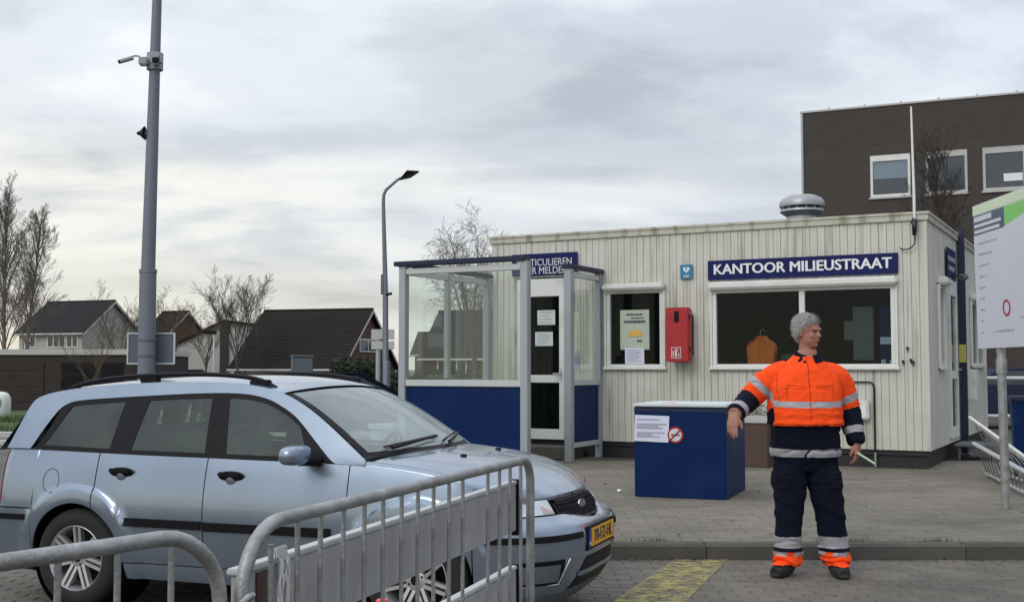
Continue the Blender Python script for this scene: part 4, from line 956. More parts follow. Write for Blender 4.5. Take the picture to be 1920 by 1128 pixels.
def leaning(p0, p1, q0, q1, label, n, flat):
    """frame with foot rail p0-p1 and head rail q0-q1, thin bars between"""
    p0, p1, q0, q1 = map(Vector, (p0, p1, q0, q1)); t = empty('leaning_barrier', p0, 0, label, 'barrier', 'galvanised barriers leaning by the cabin')
    a, b, c, d = p0-p0, p1-p0, q0-p0, q1-p0
    MB().tube([a, b], .020, 8).build('bottom_rail', M['alul'], t)
    if flat:
        x = (d-c).normalized(); u = (a-c).normalized(); w = x.cross(u).normalized(); L_ = (d-c).length
        T = Matrix((x, u, w)).transposed().to_4x4(); T.translation = c
        MB().bevbox(0, L_, -.045, .045, -.015, .015, .006, T).build('top_rail', M['wframe'], t)
        h_ = MB()
        for i in range(7): h_.tube([c.lerp(d, (i+.5)/7) - w*.017, c.lerp(d, (i+.5)/7) + w*.017], .008, 6)
        h_.build('bolt_row', M['trim'], t, kind='stuff')
    else: MB().tube([c, d], .026, 8).build('top_rail', M['alul'], t)
    for i in range(n): f = (i+.5)/n; MB().tube([a.lerp(b, f), c.lerp(d, f)], .008, 6).build('bar', M['galv'], t)
leaning((5.93, 14.76, .16), (5.35, 12.2, .16), (5.60, 14.3, .56), (5.22, 11.9, .40), 'lower galvanised barrier leaning by the board post, thin bars below its grey rail', 13, False)
leaning((6.15, 14.9, .16), (5.70, 12.0, .16), (5.64, 14.5, .85), (5.33, 12.1, .50), 'upper leaning barrier with flat white top rail, behind the board post', 10, True)
# ------------------------------------------------------------------ crowd barriers in the foreground
def crowd_barrier(A, B, label, mx_skip=(), h=1.10, n=15, rad=.0175, group='crowd barriers in the foreground', rA=.17, rB=.10):
    A = Vector(A); B = Vector(B); L = (B-A).length; ang = math.atan2(B.y-A.y, B.x-A.x)
    t = empty('crowd_barrier', A, ang, label, 'barrier', group)
    pts = [(0, 0, 0), (0, 0, .3), (0, 0, h-rA-.03)]
    for i in range(1, 8): a = pi - (pi/2)*i/7; pts.append((rA+rA*cos(a), 0, h-rA-.0+rA*sin(a)))
    pts += [(L*.3, 0, h), (L*.7, 0, h)]
    for i in range(0, 8): a = pi/2 - (pi/2)*i/7; pts.append((L-rB+rB*cos(a), 0, h-rB+rB*sin(a)))
    pts += [(L, 0, h-rB-.03), (L, 0, .3), (L, 0, 0)]
    MB().tube(pts, rad, 14).build('frame', M['galv'], t, smooth=60)
    MB().tube([(0, 0, .16), (L, 0, .16)], rad*.8, 10).build('bottom_rail', M['galv'], t)
    bar = MB().tube([(0, 0, .16), (0, 0, h-.005)], .0072, 8).mesh('bar', M['galv'], True)
    for i in range(n):
        if i in mx_skip: continue
        o = bpy.data.objects.new('bar', bar); col.objects.link(o); o.parent = t; o.location = (L*(i+1)/(n+1), random.uniform(-.002, .002), 0)
        if L*(i+1)/(n+1) < rA or L*(i+1)/(n+1) > L-rB*.7: o.scale.z = .955
    for x in (.12, L-.12):
        MB().bevbox(x-.02, x+.02, -.25, .25, 0, .03, .008).build('foot', M['galv'], t)
    return t, L
bbA = (-.625, 2.74, 0); bbB = (.075, 4.85, 0)
tB, LB = crowd_barrier(bbA, bbB, 'galvanised crowd barrier on the right, grey boards fixed behind its bars', mx_skip=(11,), n=16)
tA, LA = crowd_barrier((-1.62, 1.32, 0), (-.668, 2.72, 0), 'galvanised crowd barrier at lower left, plain vertical bars', n=11, rA=.15, rB=.17)
# coupling hook between them
b_ = MB(); b_.tube([(-.045, -.02, .93), (-.02, -.03, .95), (.0, -.03, .95), (.025, 0, .93), (.02, .0, .86), (0, 0, .84)], .008, 8); b_.build('hook', M['galv'], tB, smooth=True)
MB().lathe([(.0175, .80), (.024, .805), (.024, .835), (.0175, .84)], 14).build('collar', M['galv'], tB)
for z0, z1 in ((.815, 1.0), (.475, .66)):
    lab = 'long grey board fixed behind the barrier bars, %s one' % ('upper' if z0 > .7 else 'lower')
    bo = empty('barrier_board', (bbA[0], bbA[1], -.018), 0, lab, 'board', 'boards on the crowd barrier', rot=(0, -.009, tB.rotation_euler[2]))
    MB().bevbox(.06, LB-.06, .035, .060, z0, z1, .003).build('board', M['panelgrey'], bo)
    MB().bevbox(.05, LB-.05, .030, .066, z1+.001, z1+.016, .003).build('top_edge', M['alul'], bo)
    MB().bevbox(.13, .19, .028, .034, z0+.01, z1-.005, .001).build('end_strap', M['brown'], bo)
    MB().bevbox(LB-.075, LB-.05, .026, .070, z0-.02, z1+.02, .003).build('end_bracket', M['trim'], bo)
tp = empty('torn_tape', bbA, tB.rotation_euler[2], 'shredded white tape hanging from the left end of upper board', 'tape')
b_ = MB(); r = random.Random(6)
for i in range(9):
    x = .20 + r.uniform(0, .05); z = 1.01; p = [(x, .022, z)]
    for k in range(5): x += r.uniform(-.012, .014); z -= r.uniform(.015, .035); p.append((x, .022-r.random()*.01, z))
    for a, c in zip(p, p[1:]): b_.add([(a[0]-.004, a[1], a[2]), (a[0]+.004, a[1]-.002, a[2]), (c[0]+.003, c[1]-.002, c[2]), (c[0]-.003, c[1], c[2])], [(0, 1, 2, 3)])
b_.bevbox(.19, .25, .018, .026, 1.0, 1.03, .004); b_.build('strips', M['tapewhite'], tp)
# cone tip behind the barrier
cn = empty('traffic_cone', (-.505, 4.62, 0), 0, 'fluorescent red traffic cone, only its tip above the bottom edge', 'cone')
MB().lathe([(0, .575), (.020, .575), (.025, .568), (.13, .04), (.135, .03)], 28).build('cone_body', M['cone'], cn, smooth=True)
MB().bevbox(-.19, .19, -.19, .19, 0, .032, .01).build('base', M['cone'], cn)
MB().lathe([(.062, .40), (.0915, .24), (.0925, .24), (.0630, .40)], 28).build('reflective_sleeve', M['reflect'], cn, smooth=True)
# ------------------------------------------------------------------ the pale blue estate car
CAR = empty('parked_car', (-2.389, 8.048, 0), -R(20), 'pale blue metallic estate car with black roof rails, behind the crowd barriers', 'car')
WB, RZ, AR = 2.275, .31, .338
def interp(pts):
    def f(x):
        if x <= pts[0][0]: return pts[0][1]
        for (a, b), (c, d) in zip(pts, pts[1:]):
            if x <= c:
                t = (x-a)/(c-a); return b + (d-b)*t
        return pts[-1][1]
    return f
# plan outline as an arc-length table; s equals x along the straight side
def arc(fn, n=240):
    P = [fn(i/n) for i in range(n+1)]; S = [0]
    for a, b in zip(P, P[1:]): S.append(S[-1] + sqrt((a[0]-b[0])**2 + (a[1]-b[1])**2))
    return P, S
FP, FS = arc(lambda t: (2.35+.755*sin(t*pi/2)**.85, -.84*max(cos(t*pi/2), 0)**.62))
RP, RS_ = arc(lambda t: (-.52-.32*sin(t*pi/2)**.85, -.84*max(cos(t*pi/2), 0)**.5))
def tab(P, S, q):
    q = max(0, min(q, S[-1]))
    lo, hi = 0, len(S)-1
    while hi-lo > 1:
        m = (lo+hi)//2
        if S[m] <= q: lo = m
        else: hi = m
    t = (q-S[lo])/max(S[hi]-S[lo], 1e-9); return P[lo][0]+(P[hi][0]-P[lo][0])*t, P[lo][1]+(P[hi][1]-P[lo][1])*t
S1 = 2.35 + FS[-1]; S0 = -.52 - RS_[-1]
def plan(s):
    if s > 2.35: return tab(FP, FS, s-2.35)
    if s < -.52: return tab(RP, RS_, -.52-s)
    return s, -.84 - .014*(1-((s-.96)/1.40)**2)
def sofy(y):      # s on the front arc where plan y equals y
    lo, hi = 2.35, S1
    for _ in range(40):
        m = (lo+hi)/2
        if plan(m)[1] < y: lo = m
        else: hi = m
    return lo
d_side = smooth_interp([(.14, .13), (.20, .092), (.26, .060), (.33, .038), (.42, .020), (.50, .008), (.57, .001), (.64, .001), (.73, .010), (.82, .026), (.90, .046), (.98, .072)])
d_front = smooth_interp([(.14, .17), (.20, .10), (.28, .045), (.40, .010), (.48, 0), (.56, .004), (.60, .03), (.64, .10), (.70, .15), (.74, .185), (.80, .25), (.9, .36)])
d_rear = smooth_interp([(.2, .06), (.4, 0), (.58, .0), (.63, .06), (.9, .10), (.98, .13)])
def sst(a, b, x): t = max(0, min(1, (x-a)/(b-a))); return t*t*(3-2*t)
def surf(s, z, off=0):
    x, y = plan(s); e = .004; z = float(z)
    if s >= S1-e: n_ = Vector((1, 0, 0)); x, y = plan(S1)
    elif s <= S0+e: n_ = Vector((-1, 0, 0))
    else:
        a, b = plan(s-e), plan(s+e); t = Vector((b[0]-a[0], b[1]-a[1], 0)).normalized(); n_ = Vector((t.y, -t.x, 0))
    nx = n_.x; d = d_side(z)
    if nx > 0: k = sst(.05, .85, nx); d = d*(1-k) + d_front(z)*k
    elif nx < 0: k = sst(.05, .85, -nx); d = d*(1-k) + d_rear(z)*k
    for c in (0, WB):
        r = sqrt((s-c)**2 + (z-RZ)**2)
        if r < .46: d -= .024*(1-sst(.425, .45, r))*(sst(.30, .36, r)*.5+.5)
    p = Vector((x, y, z)) - n_*d + n_*off
    if nx > .98: p.y = min(p.y, 0) if s < S1-e else 0
    return Vector((p.x, min(p.y, 0), z))
def gh(x, z, off=0):      # glasshouse side
    t = max(0, (z-.93)/.40); return Vector((x, -.797 + .150*t**1.12 - off, z))
belt = smooth_interp([(-.6, .964), (-.387, .963), (.353, .946), (.948, .939), (1.828, .925), (2.1, .91), (2.3, .888), (2.5, .85), (2.62, .815), (2.8, .765), (3.0, .738), (3.2, .735), (3.6, .735)])
btop = smooth_interp([(-.40, .965), (-.33, 1.10), (-.26, 1.206), (-.20, 1.245), (-.13, 1.262), (.1, 1.280), (.38, 1.296), (.7, 1.312), (.96, 1.317), (1.12, 1.308), (1.253, 1.281), (1.37, 1.232), (1.47, 1.174), (1.612, 1.053), (1.73, .95), (1.77, .925)])
redge = smooth_interp([(-.585, .955), (-.54, 1.10), (-.49, 1.245), (-.42, 1.295), (-.231, 1.333), (.03, 1.36), (.283, 1.376), (.55, 1.386), (.813, 1.385), (1.0, 1.378), (1.116, 1.367), (1.23, 1.35), (1.337, 1.322), (1.5, 1.25), (1.67, 1.150), (1.913, .982), (1.96, .945)])
def mir(p): return Vector((p[0], -p[1], p[2]))
def sheet(mb, P, thick=0, fnin=None, mirror=False):
    """P[i][j] outer points; optional inner points give a rim"""
    ni, nj = len(P), len(P[0]); vs = [p for r_ in P for p in r_]; fs = [(i*nj+j, (i+1)*nj+j, (i+1)*nj+j+1, i*nj+j+1) for i in range(ni-1) for j in range(nj-1)]
    if fnin:
        o = len(vs); vs = vs + [p for r_ in fnin for p in r_]
        loop = [(i, 0) for i in range(ni)] + [(ni-1, j) for j in range(1, nj)] + [(i, nj-1) for i in range(ni-2, -1, -1)] + [(0, j) for j in range(nj-2, 0, -1)]
        idx = [i*nj+j for i, j in loop]; fs += [(idx[k], idx[(k+1) % len(idx)], o+idx[(k+1) % len(idx)], o+idx[k]) for k in range(len(idx))]
    mb.add(vs, fs)
    if mirror: mb.add([mir(v) for v in vs], [f[::-1] for f in fs])
def slist(a, b, step=.03):
    out_ = {a, b}; k = max(1, int((b-a)/step))
    for i in range(k+1): out_.add(a+(b-a)*i/k)
    for c in (0, WB):
        for i in range(31):
            q = c + AR*sin(-pi/2+pi*i/30)
            if a < q < b: out_.add(q)
        for q in (c-AR-1e-4, c+AR+1e-4):
            if a < q < b: out_.add(q)
    return sorted(out_)
def archlo(base):
    def f(s):
        for c in (0, WB):
            if abs(s-c) <= AR: return max(RZ + sqrt(max(AR*AR-(s-c)**2, 0)), base)
        return base
    return f
def side_panel(mb, a, b, lo, hi, off=0, nz=14, rim=.012, mirror=False, fn=surf, step=.03, lst=None):
    S = lst or slist(a, b, step)
    P = [[fn(s, lo(s)+(hi(s)-lo(s))*j/nz, off) for j in range(nz+1)] for s in S]
    Q = [[fn(s, lo(s)+(hi(s)-lo(s))*j/nz, off-rim) for j in range(nz+1)] for s in S] if rim else None
    sheet(mb, P, fnin=Q, mirror=mirror)
def sides(name, mk, m, parent=CAR, smooth=35, **tags):
    """one object on each flank: returns (near, far)"""
    a = MB(); mk(a); o1 = a.build(name, m, parent[0] if isinstance(parent, tuple) else parent, smooth, **tags)
    b = MB(); b.v = [mir(v) for v in a.v]; b.f = [f[::-1] for f in a.f]; b.m = a.m; b.piece = a.piece
    return o1, b.build(name, m, parent[1] if isinstance(parent, tuple) else parent, smooth, **tags)
P_ = M['carpaint']
# dark inner shell, floor and wheel wells
b_ = MB(); side_panel(b_, S0, S1, archlo(.20), lambda s: belt(s)-.02, -.035, 10, 0, True)
b_.box(-.55, 2.75, -.62, .62, .18, .21)
for c in (0, WB):
    for sg in (-1, 1):
        T = Matrix.Translation((c, sg*.80, RZ)) @ Matrix.Rotation(R(90)*sg, 4, 'X')
        b_.lathe([(AR+.004, 0), (AR+.01, .30), (0, .30)], 32, T)
b_.build('inner_shell', M['trim'], CAR)
arc_b = lambda s: archlo(.305)(s)
b_ = MB(); side_panel(b_, -.60, .128, lambda s: archlo(.605 if s < -AR else .305)(s), lambda s: belt(s), 0, 16, .012, True)
b_.build('rear_quarter', P_, CAR, 35)
dr = sides('door', lambda mb: side_panel(mb, .136, .917, arc_b, lambda s: belt(s), 0, 18), P_)
df = sides('door', lambda mb: side_panel(mb, .924, 1.857, arc_b, lambda s: belt(s), 0, 18), P_)
b_ = MB(); side_panel(b_, 1.864, 2.61, arc_b, lambda s: belt(s), 0, 16, .012, True)
b_.build('front_wing', P_, CAR, 35)
sides('sill', lambda mb: side_panel(mb, AR+.004, WB-AR-.004, lambda s: .20, lambda s: .298, -.006, 5, .01), M['cardirt'])
# mouldings
sides('moulding', lambda mb: side_panel(mb, .375, .912, lambda s: .525, lambda s: .575, .014, 4, .02), M['trim'], dr)
sides('moulding', lambda mb: side_panel(mb, .930, 1.765, lambda s: .520, lambda s: .572, .014, 4, .02), M['trim'], df)
# bumpers
hy = sofy(-.455); gy = sofy(-.405)
def bump_hi(s):
    if s < hy: return .648
    return .648 + (.604-.648)*sst(gy, S1, s) if s > gy else .648
def intake_lo(s): return .255
b_ = MB()
side_panel(b_, WB+AR+.004, S1, lambda s: .20, bump_hi, 0, 26, .012, True, step=.02)
side_panel(b_, S0, -AR-.004, lambda s: .24, lambda s: .597, 0, 14, .012, True)
bmp = b_.build('bumper', P_, CAR, 35)
sides('bumper_strip', lambda mb: side_panel(mb, WB+AR+.02, sofy(-.34), lambda s: .522, lambda s: .556, .010, 3, .016, step=.02), M['trim'], bmp)
b_ = MB(); side_panel(b_, S0, -AR-.06, lambda s: .528, lambda s: .562, .010, 3, .016, True, step=.02); b_.build('bumper_strip', M['trim'], bmp)
b_ = MB(); side_panel(b_, WB+AR+.004, S1, lambda s: .145, lambda s: .215, .006, 5, .012, True, step=.02); b_.build('bumper_lip', M['greyplastic'], bmp)
# lower intake and fog lamp recesses (dark, framed proud of the bumper)
iy = sofy(-.40)
b_ = MB(); side_panel(b_, iy, S1, lambda s: .235, lambda s: .235+.17*sst(iy-.02, iy+.16, s)+.0, .004, 8, .012, True, step=.015); b_.build('air_intake', M['trim'], bmp)
b_ = MB(); side_panel(b_, iy+.06, S1, lambda s: .305, lambda s: .330, .014, 3, .012, True, step=.015); b_.build('intake_bar', M['cardirt'], bmp)
f0, f1 = sofy(-.73), sofy(-.50)
sides('fog_recess', lambda mb: side_panel(mb, f0, f1, lambda s: .285, lambda s: .42, .004, 6, .01, step=.01), M['trim'], bmp)
sides('fog_lamp', lambda mb: side_panel(mb, f0+.02, f1-.035, lambda s: .30, lambda s: .395, .008, 5, .01, step=.01), M['greyplastic'], bmp)
for sg in (-1, 1):
    p = [surf(f0, .283, .008), surf(f1-.03, .283, .010), surf(f1+.035, .42, .010)]
    MB().tube([(q.x, q.y*(-sg if sg > 0 else 1), q.z) for q in p], .0055, 8).build('fog_bezel', M['alloy'], bmp)
# bonnet and wing tops
zc = smooth_interp([(1.9, .992), (2.05, .990), (2.2, .975), (2.45, .938), (2.7, .872), (2.85, .805), (2.94, .738)])
def up(s, v):
    E = surf(s, belt(s)); f = max(0, min(1, (E.x-1.86)/(2.94-1.86))); xc = E.x + .16*(1-f)**.7*(1 if f < 1 else 0)
    xc = min(xc, 2.94); a = max(0, min(1, v))*pi/2
    return Vector((E.x + (xc-E.x)*sin(a)**1.5, E.y*max(cos(a), 0)**.92, E.z + (zc(xc)-E.z)*sin(a)**.85))
def patch(mb, s0, s1, v0, v1, ns, nv, lift=0, mirror=True, rim=.012):
    P = [[up(s0+(s1-s0)*i/ns, (v0(s0+(s1-s0)*i/ns)) + (v1-v0(s0+(s1-s0)*i/ns))*j/nv) + Vector((0, 0, lift)) for j in range(nv+1)] for i in range(ns+1)]
    Q = [[p - Vector((0, 0, rim)) for p in r_] for r_ in P]
    sheet(mb, P, fnin=Q, mirror=mirror)
vf = lambda s: .20*(1-sst(2.35, 2.62, s))
b_ = MB(); patch(b_, 1.96, S1-.003, lambda s: vf(s)+.006, 1.0, 70, 24); b_.build('bonnet', P_, CAR, 45)
sides('wing_top', lambda mb: sheet(mb, [[up(s, (vf(s)-.004)*j/5) for j in range(6)] for s in [1.864+(2.60-1.864)*i/30 for i in range(31)]]), P_, smooth=45)
# scuttle panel under the wipers
b_ = MB(); P = [[up(1.855+.11*i/4, .20+.8*j/16) + Vector((0, 0, -.008)) for j in range(17)] for i in range(5)]
sheet(b_, P, mirror=True); b_.build('scuttle', M['trim'], CAR, 45)
for y in (-.28, .30): MB().ell((2.34, y, zc(2.36)+.002), .02, .028, .010).build('washer_jet', M['trim'], CAR, True)
# headlights
def hl_lo(s): return .656 + .05*(1-sst(2.61, 2.80, s))
b_ = lambda mb: side_panel(mb, 2.618, hy, hl_lo, lambda s: belt(s)-.007, .002, 10, .03, step=.015)
hl = sides('headlight', b_, M['lampglass'])
b_ = lambda mb: side_panel(mb, sofy(-.56), hy-.004, lambda s: .662, lambda s: .662+.045*(1-sst(sofy(-.58), hy, s)*.8), .006, 4, .01, step=.01)
sides('indicator', b_, M['amber'], hl)
def lampbowl(mb):
    for q in (2.72, 2.90):
        p = surf(q, .715, -.006); T = Matrix.Translation(p) @ Matrix.Rotation(R(90), 4, 'Y') @ Matrix.Rotation(R(10), 4, 'X')
        mb.lathe([(.008, .01), (.035, .012), (.048, .022), (.052, .022)], 20, T)
sides('reflector', lampbowl, M['chrome'], hl)
# grille
g_lo = lambda s: .652 + (.612-.652)*sst(gy, S1-.1, s)
b_ = MB(); side_panel(b_, gy, S1, g_lo, lambda s: .727 - .028*(1-sst(gy, gy+.12, s)), -.006, 8, .012, True, step=.012); gr_ = b_.build('grille', M['trim'], CAR, 35)
b_ = MB()
for k in range(4):
    side_panel(b_, gy+.03, S1, lambda s: .628+k*.024, lambda s: .632+k*.024, .0, 1, .006, True, step=.02)
for k in range(22): s = gy+.03+(S1-gy-.03)*k/22; side_panel(b_, s, s+.004, lambda s: g_lo(s)+.01, lambda s: .712, .0, 2, .006, True, step=.02)
b_.build('grille_mesh', M['trim'], gr_, kind='stuff')
T = Matrix.Translation((surf(S1, .675).x+.006, 0, .672)) @ Matrix.Rotation(R(78), 4, 'Y')
em = MB().prism([(.027*cos(2*pi*i/28), .062*sin(2*pi*i/28)) for i in range(28)], .008, T).build('badge', M['chrome'], gr_)
MB().prism([(.021*cos(2*pi*i/28), .054*sin(2*pi*i/28)) for i in range(28)], .0102, T).build('badge_field', M['plateblue'], em) if False else None
# number plate
px_ = surf(S1, .48).x - .002
PT = Matrix.Translation((px_, 0, .505)) @ Matrix.Rotation(R(90), 4, 'Z') @ FRONT
pl = MB().bevbox(-.285, .285, -.068, .068, -.012, .0, .003, PT).build('number_plate', M['trim'], CAR)
MB().bevbox(-.215, .262, -.052, .052, .0005, .004, .001, PT).build('plate_face', M['plate'], pl)
MB().bevbox(-.262, -.2155, -.052, .052, .0005, .004, .001, PT).build('plate_band', M['plateblue'], pl)
text_mesh('plate_lettering', '70-FZ-HL', .098, M['ink'], pl, PT @ Matrix.Translation((.024, 0, .0045)), bold=.0012, sx=.98)
text_mesh('country_code', 'NL', .03, M['white'], pl, PT @ Matrix.Translation((-.239, -.033, .0045)))
# glasshouse: painted frame, black trims, panes
b_ = MB()
S = slist(-.585, 1.955, .02)
lo_f = lambda x: btop(x)+.004 if -.395 < x < 1.765 else belt(x)+.003
P = [[gh(x, lo_f(x)+(max(redge(x), lo_f(x)+.002)-lo_f(x))*j/6, .004) for j in range(7)] for x in S]; Q = [[p + Vector((0, .012, 0)) for p in r_] for r_ in P]
sheet(b_, P, fnin=Q, mirror=True); b_.build('window_surround', P_, CAR, 40)
PL = lambda x: belt(x)+.026; PH = lambda x: btop(x)-.024
def quadpane(mb, xb0, xb1, xt0, xt1, lo, hi, off, nu=16, nv=10, rim=.006):
    def pt(u, v, o): x = (xb0+(xb1-xb0)*u)*(1-v) + (xt0+(xt1-xt0)*u)*v; z = lo(x)+(hi(x)-lo(x))*v; return gh(x, z, o)
    P = [[pt(i/nu, j/nv, off) for j in range(nv+1)] for i in range(nu+1)]; Q = [[pt(i/nu, j/nv, off-rim) for j in range(nv+1)] for i in range(nu+1)]
    sheet(mb, P, fnin=Q)
sides('side_window', lambda mb: quadpane(mb, -.345, .20, -.16, .235, PL, PH, -.004), M['cglass'], CAR)
sides('pane', lambda mb: quadpane(mb, .345, .895, .405, .855, PL, PH, -.004), M['cglass'], dr)
sides('pane', lambda mb: quadpane(mb, 1.035, 1.635, .965, 1.50, PL, PH, -.004), M['cglass'], df)
def trims(mb):
    full = lambda x: btop(x)+.003; bl_ = lambda x: belt(x)+.002
    quadpane(mb, .195, .35, .23, .41, bl_, full, .0, 6, 10)                 # rear pillar
    quadpane(mb, .89, 1.04, .85, .97, bl_, full, .0, 6, 10)                 # centre pillar
    quadpane(mb, -.40, -.34, -.25, -.155, bl_, full, .0, 4, 10)             # rear edge
    for a, b, c, d in ((-.36, .20, -.30, .235), (.34, .90, .39, .86), (1.03, 1.66, .96, 1.66)):
        quadpane(mb, a, b, a, b, bl_, lambda x: belt(x)+.028, .0, 20, 2)    # waist strip
    quadpane(mb, -.20, 1.62, -.20, 1.62, lambda x: btop(x)-.026, full, .0, 60, 3)
    quadpane(mb, 1.62, 1.765, 1.485, 1.765, bl_, lambda x: max(full(x), bl_(x)+.003), .0, 10, 8)   # mirror triangle
sides('window_trim', trims, M['trim'], CAR)
# roof
def roofpt(u, v):
    x0, x1 = -.47, 1.337 + .07*(1-(2*v-1)**2)
    x = x0+(x1-x0)*u; xe = x0 + (1.337-x0)*u; e = gh(xe, redge(xe), .004); y = e.y*(1-2*v)
    return Vector((x, y, e.z + .040*max(0, 1-(2*v-1)**2)**.8*(1 if u > .1 else .6+4*u)))
b_ = MB().grid(roofpt, 44, 20); b_.build('roof', P_, CAR, 50)
b_ = MB().grid(lambda u, v: (lambda a, c: a.lerp(c, u))(roofpt(0, v), Vector((-.66-.05*(1-(2*v-1)**2), -.78*(1-2*v), .95))), 8, 12); b_.build('rear_window', M['darkglass'], CAR, 50)
b_ = MB(); side_panel(b_, S0, -.606, lambda s: .60, lambda s: .955, 0, 8, .01, True); b_.build('tailgate', P_, CAR, 40)
b_ = lambda mb: side_panel(mb, -.72, -.615, lambda s: .64, lambda s: .94, .006, 6, .012); sides('tail_lamp', b_, M['red'], CAR)
# windscreen
def wsp(u, v, inset=0):
    x = 1.345 + (1.915-1.345)*u; e = gh(x, redge(x), -.012); bul = 1-(2*v-1)**2
    return Vector((x + bul*(.07+.13*u), e.y*(1-2*v)*(1-.02), e.z + .030*bul*(1-u*.6)))
b_ = MB().grid(lambda u, v: wsp(u*.96+.02, v*.94+.03) + Vector((0, 0, .002)), 20, 24); b_.build('windscreen', M['wsglass'], CAR, 60)
b_ = MB()
for e in (.0, .97): b_.grid(lambda u, v: wsp(u, e + v*.03), 20, 2)
b_.grid(lambda u, v: wsp(u*.02, v), 2, 24); b_.grid(lambda u, v: wsp(.98+u*.05, v), 3, 24)
b_.build('screen_seal', M['trim'], CAR, 60)
for v0, dv in ((.12, .36), (.50, .36)):
    pts = [wsp(.99, v0) + Vector((.02, 0, .022)), wsp(.93, v0+dv*.5) + Vector((.02, 0, .02)), wsp(.90, v0+dv) + Vector((.015, 0, .018))]
    w = MB().tube(pts, [.011, .009, .007], 6).build('wiper', M['trim'], CAR)
    b_ = MB().tube([wsp(.955, v0-.02) + Vector((.014, 0, .014)), wsp(.88, v0+dv+.02) + Vector((.01, 0, .012))], .006, 5).build('blade', M['rubber'], w)
MB().bevbox(1.36, 1.42, -.03, .03, 1.22, 1.27, .01).build('interior_mirror', M['trim'], CAR)
# rails, mirrors, handles, flap, plate lamp knob
def rail(mb):
    pts = [(-.30, 1.325), (-.22, 1.358), (0, 1.398), (.35, 1.425), (.75, 1.432), (1.0, 1.420), (1.15, 1.395), (1.25, 1.350)]
    f = smooth_interp(pts); P = []
    for i in range(31): x = -.30+1.55*i/30; P.append((x, -.585, f(x)))
    mb.tube(P, [.013]*31, 8, flat=1.2)
    for x in (-.26, .34, 1.14): e = redge(x); mb.bevbox(x-.07, x+.07, -.605, -.565, e+.002, f(x)+.004, .008)
sides('roof_rail', rail, M['trim'])
MB().tube([(-.38, -.35, 1.33), (-.385, -.35, 1.36)], .018, 8).build('aerial_base', M['camwhite'], CAR)
def mirror(mb): mb.ell((1.60, -.955, .985), .060, .125, .056, Matrix.Identity(4), 20, 12, .65)
mr = sides('wing_mirror', mirror, P_)
def mfoot(mb): mb.tube([(1.66, -.80, .945), (1.63, -.88, .95), (1.61, -.92, .96)], [.035, .03, .04], 10)
sides('mirror_arm', mfoot, M['trim'], mr)
def handle(x0):
    def f(mb):
        P = []
        mb.ell(surf(x0, .842, .004), .088, .016, .030, Matrix.Identity(4), 20, 8, .9); mb.bevbox(x0-.078, x0+.078, surf(x0, .85).y-.038, surf(x0, .85).y-.016, .838, .866, .008)
    return f
for x, par in ((.322, dr), (1.098, df)):
    sides('handle', handle(x), M['trim'], par)
    sides('handle_cup', lambda mb: mb.ell(surf(x, .828, .004), .040, .013, .036, Matrix.Identity(4), 16, 8), P_, par)
b_ = MB(); n = 36
for q in range(n):
    a, c = 2*pi*q/n, 2*pi*(q+1)/n
    P = [surf(-.205+.062*k*cos(w), .775+.075*k*sin(w), .0015) for w in (a, c) for k in (.95, 1.0)]
    b_.add(P, [(0, 1, 3, 2)])
b_.build('fuel_flap', M['trim'], CAR)
for s in (2.0,): MB().bevbox(s, s+.06, surf(s+.03, .62).y-.012, surf(s+.03, .62).y-.002, .765, .79, .003).build('side_repeater', M['amber'], CAR)
# wheels
def wheel(x, y, sg, steer=0):
    w = empty('wheel', (x, y, RZ), 0); w.parent = CAR; w.rotation_euler = (R(90), 0, 0) if sg < 0 else (R(-90), 0, 0)
    if steer: w.rotation_euler = (R(90) if sg < 0 else R(-90), 0, steer)
    # wheel axis = local +Z pointing outboard
    MB().lathe([(.198, .03), (.205, .036), (.235, .042), (.275, .034), (.297, .012), (.305, -.03), (.305, -.12), (.297, -.16), (.26, -.18), (.198, -.17)], 48).build('tyre', M['rubber'], w, 40)
    MB().lathe([(.198, -.17), (.185, -.15), (.175, -.02), (.186, .018), (.196, .034), (.201, .030), (.199, .0)], 40).build('rim', M['alloy'], w, 40)
    MB().lathe([(.0, -.10), (.176, -.10), (.176, -.14), (0, -.14)], 32).build('brake_disc', M['trim'], w)
    s_ = MB()
    for k in range(7):
        for da in (-.115, .115):
            T = Matrix.Rotation(2*pi*k/7 + R(90), 4, 'Z'); w0, w1 = .0100, .0095
            y0 = math.copysign(.0165, da); y1 = math.copysign(.0185, da)/1.3
            vs = [(.045, y0-w0, .006), (.045, y0+w0, .006), (.192, y1*1.3+w1, .026), (.192, y1*1.3-w1, .026), (.045, y0-w0, -.03), (.045, y0+w0, -.03), (.192, y1*1.3+w1, -.01), (.192, y1*1.3-w1, -.01)]
            s_.add([T @ Vector(v) for v in vs], [(0, 1, 2, 3), (7, 6, 5, 4), (0, 4, 5, 1), (1, 5, 6, 2), (2, 6, 7, 3), (3, 7, 4, 0)])
    s_.lathe([(0, .012), (.03, .012), (.058, .006), (.066, -.02), (.06, -.04)], 28)
    s_.build('spokes', M['alloy'], w)
    h_ = MB(); h_.lathe([(0, .0145), (.026, .0145), (.028, .010)], 20)
    for k in range(4): a = 2*pi*k/4+.5; h_.lathe([(0, .011), (.007, .011), (.008, .006)], 8, Matrix.Translation((.043*cos(a), .043*sin(a), 0)))
    h_.build('hub_cap', M['trim'], w)
for x in (0, WB):
    wheel(x, -.805, -1); wheel(x, .805, 1)
